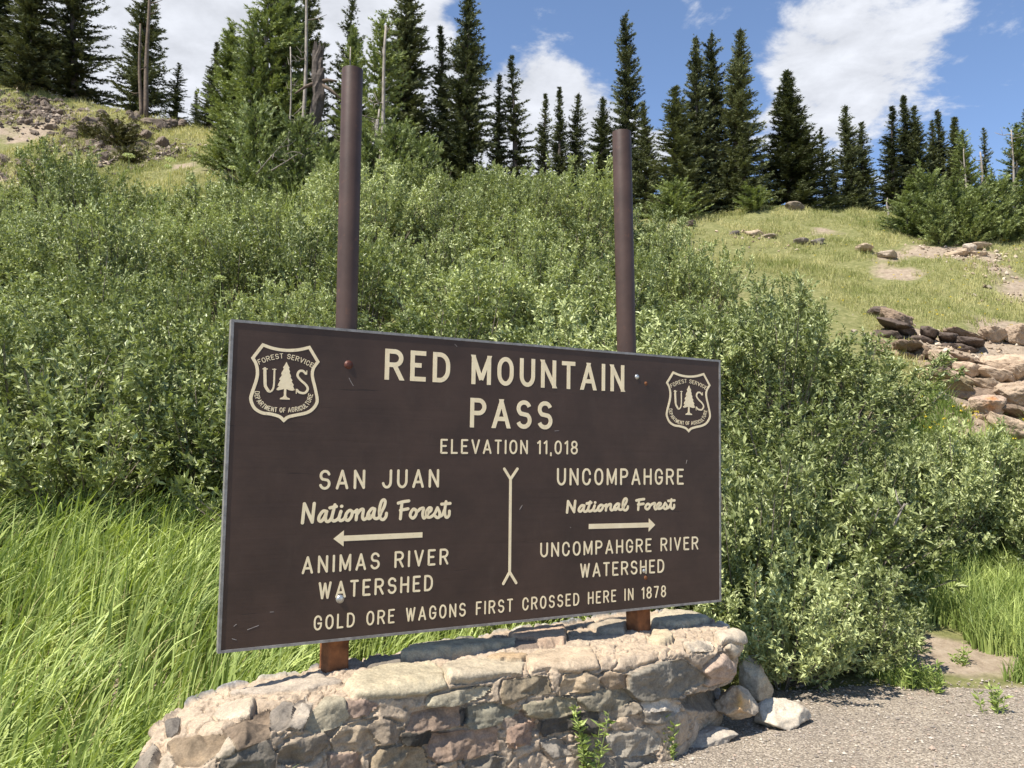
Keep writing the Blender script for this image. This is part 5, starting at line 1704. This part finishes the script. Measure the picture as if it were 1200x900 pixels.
def field(name, poly, Yr, N, h, w, mat, seed, label, dirt_cut=.50, tint_mu=.5, lean=.35, xr=(-60, 1290), spread=.25, K=2):
    rr = np.random.default_rng(seed)
    Y = np.sqrt(rr.uniform(Yr[0] ** 2, Yr[1] ** 2, N)); px = rr.uniform(*xr, N)
    X = (px - 600) / FPX * Y
    z = gz(X, Y)
    sx, sy, _ = project(np.c_[X, Y, z])
    P = np.c_[X, Y, np.zeros(N)]
    d = dirt_at(X, Y) + .75 * fbm(P * .55, 4, 3) + .85 * fbm(P * 2.6, 3, 4)
    ok = inpoly(sx, sy, poly) & (d < dirt_cut)
    X, Y, P = X[ok], Y[ok], P[ok]; n = len(X)
    print(name, n)
    tint = np.clip(tint_mu + .5 * fbm(P * .45, 4, seed) + .45 * fbm(P * 2.4, 3, seed + 5) + rr.normal(0, spread * .6, n), 0, 1)
    hh = h * rr.uniform(.35, 1.25, n) * (1 + 1.0 * fbm(P * 1.9, 3, seed + 1))
    return blades(name, X, Y, hh, w * rr.uniform(.6, 1.2, n), rr.uniform(0, 6.28, n), np.clip(rr.normal(lean, .2, n), .05, 1.2), mat, rr, K, label, tint=tint)


RIGHT_SLOPE = [(760, 262), (760, 300), (900, 320), (990, 360), (1030, 400), (1060, 470), (1080, 540), (1120, 600), (1500, 700), (1500, 262), (1100, 240), (900, 225), (760, 240)]
LEFT_KNOLL = [(-80, 60), (-80, 300), (300, 260), (330, 150), (200, 118), (100, 95), (0, 70)]
field('slope_grass', RIGHT_SLOPE, (11.5, 31), 220000, .17, .015, M_TURF, 5, 'short green and straw coloured grass on the sunny slope', tint_mu=.48, dirt_cut=.40, xr=(740, 1500))
field('knoll_grass', LEFT_KNOLL, (23, 35), 70000, .22, .022, M_TURF, 6, 'dry straw coloured grass on the rocky knoll', tint_mu=.62, xr=(-80, 340))
field('bank_herbs', WILLOW_ZONE, (9, 23), 26000, .75, .018, M_GRASS, 11, 'yellow green grass and herbs in the gaps between the willows', dirt_cut=.30, tint_mu=.4, xr=(-60, 1150), K=3)
field('roadside_grass', [(1010, 690), (1030, 800), (1080, 816), (1110, 800), (1180, 806), (1500, 830), (1500, 640), (1120, 650)], (6.9, 10.5), 40000, .34, .013, M_GRASS, 7, 'bright green grass between the gravel and the willows', dirt_cut=.8, tint_mu=.42, xr=(980, 1500), K=4)
field('lower_slope_herbs', [(1040, 470), (1060, 560), (1100, 600), (1500, 690), (1500, 480), (1150, 500), (1080, 450)], (10.5, 14.5), 50000, .26, .012, M_GRASS, 8, 'fresh green herbs below the rock ledges', dirt_cut=.8, tint_mu=.45, xr=(1020, 1500), K=3)


# ---- leafy weeds: upright stems with narrow leaves
def weed(name, px, py, z0, n_stem, h, label, seed, group=None, spread=.03, cat='weed', depth=None):
    rr = np.random.default_rng(seed)
    b = at_z(px, py, z0) if depth is None else np.array([(px - 600) / FPX * depth, depth, float(gz((px - 600) / FPX * depth, depth))])
    root = tag(empty(name, b), label, cat, group)
    LP, LD, st = [], [], []
    for k in range(n_stem):
        az = rr.uniform(0, 6.28); hh = h * rr.uniform(.6, 1.1)
        e = np.array([math.cos(az) * hh * .22, math.sin(az) * hh * .22, hh])
        o = np.array([math.cos(az), math.sin(az), 0]) * spread * rr.uniform(0, 1)
        t = np.linspace(0, 1, 7)[:, None]
        P = o + e * t + np.array([0, 0, -.03]) * t * (1 - t)
        st.append(tube(P, np.linspace(.0035, .0015, 7), 5, False))
        m_ = int(hh / .011)
        s = rr.uniform(.08, 1, m_)
        q = o + e * s[:, None]
        a2 = rr.uniform(0, 6.28, m_)
        LP.append(q); LD.append(np.c_[np.cos(a2), np.sin(a2), rr.uniform(.2, .9, m_)])
    p, d = np.concatenate(LP), np.concatenate(LD); n = len(p)
    L = rr.uniform(.035, .075, n)
    V, F = leaves(p, d, L, L * .16, rr)
    add('foliage', raw_mesh('weed_foliage', V, F, M_GRASS, False, {'tint': np.repeat(np.clip(rr.normal(.35, .15, n), 0, 1), 4)}), root)
    v, f = join(st); add('stems', raw_mesh('weed_stems', v, f, M_GRASS, False, {'tint': np.full(len(v), .3)}), root)


gw = 'weeds at the foot of the plinth'
weed('weed', 693, 914, GZ, 6, .40, 'tall leafy weed growing up the plinth face', 1, gw)
weed('weed', 789, 893, GZ, 5, .25, 'shorter leafy weed in front of the lumpy beige boulder', 2, gw)
gr = 'weeds along the gravel edge'
for k, (px, py, h, lab) in enumerate(((1042, 792, .30, 'leafy weed at the left end of the gravel edge'), (1070, 808, .28, 'leafy weed low on the gravel edge, below the bare soil'), (1098, 814, .26, 'leafy weed nearest the gravel under the grass patch'), (1168, 838, .20, 'small green tuft alone out on the gravel'), (1090, 690, .55, 'tall single leafy stalk in front of the willows'), (1028, 800, .22, 'weed tucked under the low willow by the gravel'), (1125, 790, .25, 'weed at the front of the bright grass'), (1012, 735, .45, 'leafy stalk at the foot of the bare curved branch'))):
    weed('weed', px, py, GZ + (.0 if py > 760 else .1), 7 if h < .5 else 4, h, lab, 30 + k, gr, .10 if h < .5 else .04)

# ---- yellow flowers on the slope and pale umbels in the willows
rrf = np.random.default_rng(77)


def flowers(name, n, poly, Yr, mat, size, up, label, xr):
    rr = np.random.default_rng(len(name) + n)
    Y = rr.uniform(*Yr, n * 6); px = rr.uniform(*xr, n * 6); X = (px - 600) / FPX * Y; z = gz(X, Y)
    sx, sy, _ = project(np.c_[X, Y, z]); ok = np.nonzero(inpoly(sx, sy, poly))[0][:n]
    P = np.c_[X, Y, z + up][ok]
    pts = np.repeat(P, 9, 0) + rr.normal(0, size * .5, (len(P) * 9, 3)) * np.array([1, 1, .35])
    d = unit(rr.normal(0, 1, (len(pts), 3)) + np.array([0, 0, .4]))
    L = np.full(len(pts), size) * rr.uniform(.6, 1.2, len(pts))
    V, F = leaves(pts, d, L, L * .4, rr)
    tag(add(name, raw_mesh(name, V, F, mat, False, {'tint': np.repeat(rr.uniform(0, 1, len(pts)), 4)})), label, 'flowers', kind='stuff')


flowers('yellow_flowers', 110, [(1040, 480), (1080, 590), (1300, 640), (1300, 520), (1120, 480)], (10.8, 14.5), M_FLOWER, .024, .22, 'small yellow flowers in the herbs below the ledges', (1030, 1290))
flowers('slope_flowers', 110, RIGHT_SLOPE, (14, 25), M_FLOWER, .022, .12, 'scattered yellow flowers on the sunny slope', (950, 1290))


def umbel(px, py, Y, r, lab):
    c = at_depth(px, py, Y)
    root = tag(empty('umbel_flower', c), lab, 'flower', 'pale green umbels above the willows')
    rr = np.random.default_rng(int(px * 7 + py))
    n = 160
    a = rr.uniform(0, 6.28, n); k = np.sqrt(rr.uniform(0, 1, n)) * r
    p = np.c_[k * np.cos(a), k * np.sin(a), .35 * (r - k) + rr.normal(0, .01, n)]
    V, F = leaves(p, unit(rr.normal(0, .6, (n, 3)) + np.array([0, 0, 1])), np.full(n, .035), np.full(n, .013), rr)
    add('flower_head', raw_mesh('umbel', V, F, M_UMBEL, False, {'tint': np.repeat(rr.uniform(0, 1, n), 4)}), root)
    v, f = tube(np.array([(0, 0, -.9), (.03, 0, -.4), (0, 0, 0)]), [.008, .006, .004], 5)
    add('stem', raw_mesh('stem', v, f, M_GRASS, True, {'tint': np.full(len(v), .3)}), root)


for px, py, Y, r, lab in ((151, 183, 21.6, .16, 'pale umbel head at the foot of the knoll'), (200, 188, 21.4, .14, 'pale umbel right of the first one under the knoll'), (226, 176, 21.6, .13, 'pale umbel highest under the knoll'), (46, 265, 17.5, .18, 'yellow green umbel near the left edge among willows'), (38, 325, 14.5, .15, 'yellow green umbel lower at the left edge'),
                          (258, 327, 13.6, .09, 'small white umbel above the sign top corner'), (272, 197, 20.6, .10, 'pale umbel near the low firs'), (183, 362, 13, .10, 'yellow green umbel left of the sign corner'), (197, 196, 20.6, .10, 'small pale umbel below the first pair'), (668, 290, 17.2, .09, 'small white umbel left of the second post')):
    umbel(px, py, Y, r, lab)
# ------------------------------------------------------------------ rock ledges on the slope, rubble on the knoll
M_LEDGE = mat_stone('ledge_rock', 0.92, 0.6)


def ledge(px, py, Y, size, yaw, seed, colr, lab, tilt=0.0, lift=0.0, cat='rock ledge', group='rock ledges on the slope', patch=None, n=56):
    c = at_depth(px, py, Y)
    g_ = float(gz(c[0], c[1]))
    c[2] = max(min(c[2], g_ + size[2] * .75), g_ - size[2] * .3) + lift
    if cat == 'rock ledge' and size[0] > .4:
        # a ledge broken into angular blocks along its length
        rr = np.random.default_rng(seed + 900)
        c[2] -= .13
        V, F, C, off = [], [], [], 0
        x = -size[0]
        while x < size[0]:
            bw = rr.uniform(.16, .34)
            for lay in range(2):
                bs = (bw * rr.uniform(.8, 1.25), size[1] * rr.uniform(.75, 1.15), size[2] * rr.uniform(.42, .62))
                P, f = rock_mesh(int(rr.integers(1e6)), bs, n=22, cuts=14, boxy=.78)
                P = P * np.c_[1 + .18 * P[:, 2] / bs[2], 1 + .18 * P[:, 2] / bs[2], np.ones(len(P))]
                P = rot_z(P, rr.normal(0, .22)) + np.array([x + bw * .8 + rr.normal(0, .05), rr.normal(0, .08) + (.10 if lay else 0), (lay - .5) * size[2] * .9 + rr.normal(0, .03)])
                V.append(P); F.append(f + off); off += len(P)
                C.append(np.array(colr) * rr.uniform(.75, 1.25) * (1 + .2 * fbm(P * 7 + seed, 4, seed))[:, None])
            x += bw * 1.5
        V, F, C = np.concatenate(V), np.concatenate(F), np.concatenate(C)
        if patch is not None:
            w = np.clip(1.2 - np.linalg.norm(V - np.array(patch[0]), axis=1) / patch[1] + .5 * fbm(V * 12, 3, seed), 0, 1)[:, None]
            C = C * (1 - w) + np.array(patch[2]) * w
        cc, ss = math.cos(tilt), math.sin(tilt)
        V = rot_z(np.c_[V[:, 0] * cc + V[:, 2] * ss, V[:, 1], -V[:, 0] * ss + V[:, 2] * cc], yaw)
        return tag(add('rock_ledge', raw_mesh('rock_ledge', V, F, M_LEDGE, False, {'Col': C}), None, tuple(c)), lab, cat, group)
    return place_rock('rock_ledge' if cat == 'rock ledge' else 'rock', c, size, seed, colr, lab, cat, yaw, tilt, group, patch, n, M_LEDGE, .7, .26 * size[2])


TAN, BRN, DRK = (.40, .31, .22), (.27, .20, .14), (.13, .10, .08)
LEDGES = [
    (1075, 388, 15.4, (.75, .35, .20), -.35, 1, DRK, 'dark brown crumbling ledge under the slope grass, highest of the ledges', .12),
    (1050, 378, 15.9, (.30, .28, .24), -.2, 2, BRN, 'brown boulder at the left end of the highest ledge', .1),
    (1095, 418, 14.7, (1.05, .55, .22), -.3, 3, BRN, 'long flat tan ledge with a shaded front between grass and willows', .15),
    (1170, 440, 14.0, (1.1, .6, .26), -.2, 4, TAN, 'broad tan ledge running off the right edge', .12),
    (1122, 448, 13.7, (.42, .40, .20), .3, 5, (.30, .24, .14), 'overhanging slab with yellow lichen in the middle of the ledges', .2),
    (1145, 462, 13.5, (.55, .35, .26), -.3, 6, BRN, 'blocky brown ledge below the overhanging slab', .0),
    (1190, 455, 13.3, (.40, .35, .26), -.1, 7, TAN, 'rounded tan boulder stack at the right edge', .1),
    (1200, 478, 12.9, (.50, .35, .22), -.2, 8, BRN, 'lower tan block at the right edge below the boulder stack', .1),
    (1160, 482, 12.9, (.24, .22, .24), .4, 9, (.44, .33, .24), 'pale angular block with orange lichen', -.2),
    (1182, 500, 12.5, (.32, .22, .18), -.5, 10, TAN, 'tan slab leaning right of the orange lichen block', .3),
    (1030, 352, 16.6, (.22, .2, .12), .1, 11, DRK, 'small dark rock above the willows at the ledge start', 0),
    (1165, 394, 15.4, (.26, .22, .14), .2, 12, TAN, 'flat tan stone sitting in the slope grass', .1),
    (1195, 392, 15.3, (.3, .25, .2), .5, 13, TAN, 'tan boulder in the slope grass at the right edge', .1),
    (1130, 398, 15.6, (.35, .3, .08), 0, 14, BRN, 'low flat brown slab above the long ledge', .1),
    (1195, 522, 12.0, (.28, .2, .12), .1, 15, BRN, 'small brown rock low at the right edge under the ledges', 0),
    (1215, 430, 14.2, (.7, .5, .3), .1, 16, TAN, 'tan ledge block just beyond the right edge', 0),
]
for (px, py, Y, sz, yw, sd, c, lab, tl) in LEDGES:
    pt = None; tl = tl + .16; c = (c[0] * .86, c[1] * .84, c[2] * .84)
    if 'orange lichen' in lab and 'block with' in lab: pt = ((-.05, -.12, .12), .12, (.50, .20, .05))
    if 'yellow lichen' in lab: pt = ((.0, -.2, .15), .09, (.50, .36, .03))
    ledge(px, py, Y, sz, yw, sd, c, lab, tl, patch=pt)
for k, (px, py, Y, sz, c, lab) in enumerate([(1136, 290, 21.6, (.22, .18, .16), (.45, .38, .30), 'pale angular rock on the bare patch under the low conifers'), (1146, 302, 21.2, (.26, .2, .14), TAN, 'tan rock right below the pale angular rock'), (1122, 298, 21.3, (.3, .2, .12), TAN, 'flat tan rock left on the bare patch'), (1150, 284, 22, (.3, .2, .1), TAN, 'long low rock at the foot of the low conifers'),
                                       (957, 287, 22.8, (.26, .2, .18), (.2, .17, .15), 'dark rock above the willows on the slope'), (938, 285, 22.9, (.2, .18, .12), (.22, .18, .15), 'small dark rock beside its larger dark neighbour'), (886, 275, 23.5, (.3, .2, .12), TAN, 'tan rock left above the willows'), (860, 276, 23.5, (.16, .15, .13), (.13, .11, .10), 'small black rock near the end of the willows'), (900, 282, 23.3, (.25, .18, .1), (.25, .2, .15), 'brown flat rock above the willows'),
                                       (930, 243, 26, (.35, .25, .16), (.2, .16, .12), 'dark rock at the foot of the lone broad spruce'), (1012, 292, 21.8, (.4, .25, .1), TAN, 'flat tan rock in the middle of the grass slope'), (810, 259, 24.2, (.15, .13, .1), DRK, 'tiny black rock at the left end of the grass slope'), (1040, 300, 21.2, (.3, .25, .12), (.36, .29, .22), 'low tan rock right of the flat one on the slope')]):
    ledge(px, py, Y, sz, k * 1.1, 40 + k, c, lab, cat='rock', group='rocks on the grassy slope', n=16)


def knoll_rocks():
    rr = np.random.default_rng(8)
    areas = [  # centre, spread px, count, size, zone words
        ((38, 132), (42, 15), 85, (.08, .24), 'dark angular rock in the rubble at the top left of the knoll'),
        ((150, 160), (38, 22), 80, (.10, .34), 'dark lava-like rock of the outcrop below the two bare poles'),
        ((85, 155), (30, 12), 35, (.11, .28), 'dark rock between the two rubble patches of the knoll'),
        ((20, 194), (22, 4), 12, (.12, .28), 'dark rock at the foot of the knoll by the left edge'),
        ((205, 150), (22, 12), 14, (.2, .45), 'brown rock at the right end of the knoll outcrop'),
    ]
    meshes = []
    for k in range(8):
        P, F = rock_mesh(300 + k, (1, .8, .75), n=12, cuts=14, boxy=.4)
        P *= (1 + .22 * fbm(P * 2.5, 3, k))[:, None]
        b = .5 + .5 * np.random.default_rng(k).uniform()
        col_ = np.array([.20, .155, .12]) * (b * (1 + .25 * fbm(P * 3, 3, k)))[:, None]
        meshes.append(raw_mesh('rock', P, F, M_LEDGE, False, {'Col': col_}))
    for (cx, cy), (sx, sy), n, (s0, s1), lab in areas:
        for i in range(n):
            px, py = rr.normal(cx, sx * .6), rr.normal(cy, sy * .6)
            # walk along the ray to the ground
            for Y in np.arange(23, 36, .25):
                q = at_depth(px, py, Y)
                if q[2] < float(gz(q[0], q[1])): break
            else: continue
            s = rr.uniform(s0, s1)
            o = add('rock', meshes[rr.integers(0, 8)], None, (q[0], q[1], float(gz(q[0], q[1])) + s * .2))
            o.rotation_euler = (rr.normal(0, .4), rr.normal(0, .4), rr.uniform(0, 6.28)); o.scale = (s, s * rr.uniform(.7, 1.2), s * rr.uniform(.5, 1))
            tag(o, lab, 'rock', 'rubble: ' + lab.split(' rock ')[-1])


knoll_rocks()


def rubble(name, spots, n, s0, s1, pal, label, seed):
    """small broken stones nobody could count"""
    rr = np.random.default_rng(seed)
    base = np.array([(1, 0, 0), (-1, 0, 0), (0, 1, 0), (0, -1, 0), (0, 0, 1), (0, 0, -1), (.7, .7, .6), (-.7, .6, .5)], float)
    tris = np.array([(0, 6, 4), (6, 2, 4), (2, 7, 4), (7, 1, 4), (1, 3, 4), (3, 0, 4), (2, 6, 0), (2, 0, 5), (1, 7, 2), (1, 2, 5), (3, 1, 5), (0, 3, 5)])
    XY = []
    for cx, cy, Y, r, k in spots:
        q = at_depth(cx, cy, Y); m_ = int(n * k)
        XY.append(q[:2] + rr.normal(0, 1, (m_, 2)) * np.array([r, r * .8]))
    XY = np.concatenate(XY); N = len(XY)
    s = s0 + (s1 - s0) * rr.uniform(0, 1, N) ** 2
    S = s[:, None] * rr.uniform(.5, 1.2, (N, 3)); a = rr.uniform(0, 6.28, N)
    vv = base[None] * S[:, None] * rr.uniform(.7, 1.25, (N, 8, 1))
    vx = vv[..., 0] * np.cos(a)[:, None] - vv[..., 1] * np.sin(a)[:, None]; vy = vv[..., 0] * np.sin(a)[:, None] + vv[..., 1] * np.cos(a)[:, None]
    V = np.stack([vx + XY[:, :1], vy + XY[:, 1:], vv[..., 2] + gz(XY[:, 0], XY[:, 1])[:, None] + S[:, 2:] * .2], -1).reshape(-1, 3)
    F = (tris[None] + (np.arange(N) * 8)[:, None, None]).reshape(-1, 3)
    c = np.repeat(np.array(pal)[rr.integers(0, len(pal), N)] * rr.uniform(.6, 1.3, (N, 1)), 8, axis=0)
    tag(add(name, raw_mesh(name, V, F, M_LEDGE, False, {'Col': c})), label, 'rubble', kind='stuff')


rubble('knoll_rubble', [(30, 128, 31.5, 1.1, .3), (75, 128, 31.5, .9, .2), (150, 165, 28.8, 1.0, .25), (110, 165, 29, .8, .15), (200, 160, 29.5, .6, .1), (20, 196, 26.4, .7, .08)], 2200, .03, .13, [(.20, .155, .12), (.13, .105, .09), (.34, .28, .22)], 'small dark rubble between the rocks of the knoll', 1)
rubble('slope_rubble', [(1140, 296, 21.4, .8, .3), (1175, 325, 19.5, .6, .15), (1110, 410, 15, .8, .2), (1170, 420, 14.6, .7, .25), (1180, 500, 12.7, .4, .1), (1195, 350, 18, .5, .1), (890, 282, 23.2, .6, .1)], 900, .015, .07, [(.40, .31, .22), (.27, .2, .14), (.46, .38, .29)], 'small tan stones on the bare soil of the slope', 2)
# dark mat-forming juniper on the outcrop
JUN = conifer(60, H=.9, R=1.0, whorl=.09, nb=9, spray=.17, step=.06, bare=0, droop=-.1, power=.35, mat=M_JUNIPER, ragged=.5)
for px, py, Y, s, lab in ((140, 150, 29.5, 1.25, 'olive brown juniper mat over the top of the outcrop'), (155, 175, 28.2, .85, 'olive juniper mat on the front of the outcrop'), (108, 158, 29.6, .8, 'olive juniper mat at the left of the outcrop'), (30, 98, 33.2, .6, 'small dry juniper tuft on the knoll top')):
    q = at_depth(px, py, Y); zg = float(gz(q[0], q[1]))
    thing_plant('juniper_mat', JUN[:2], (q[0], q[1], zg - .15), (s, s, s * .8), px, lab, 'juniper', 'junipers on the knoll', names=('foliage', 'stems'))
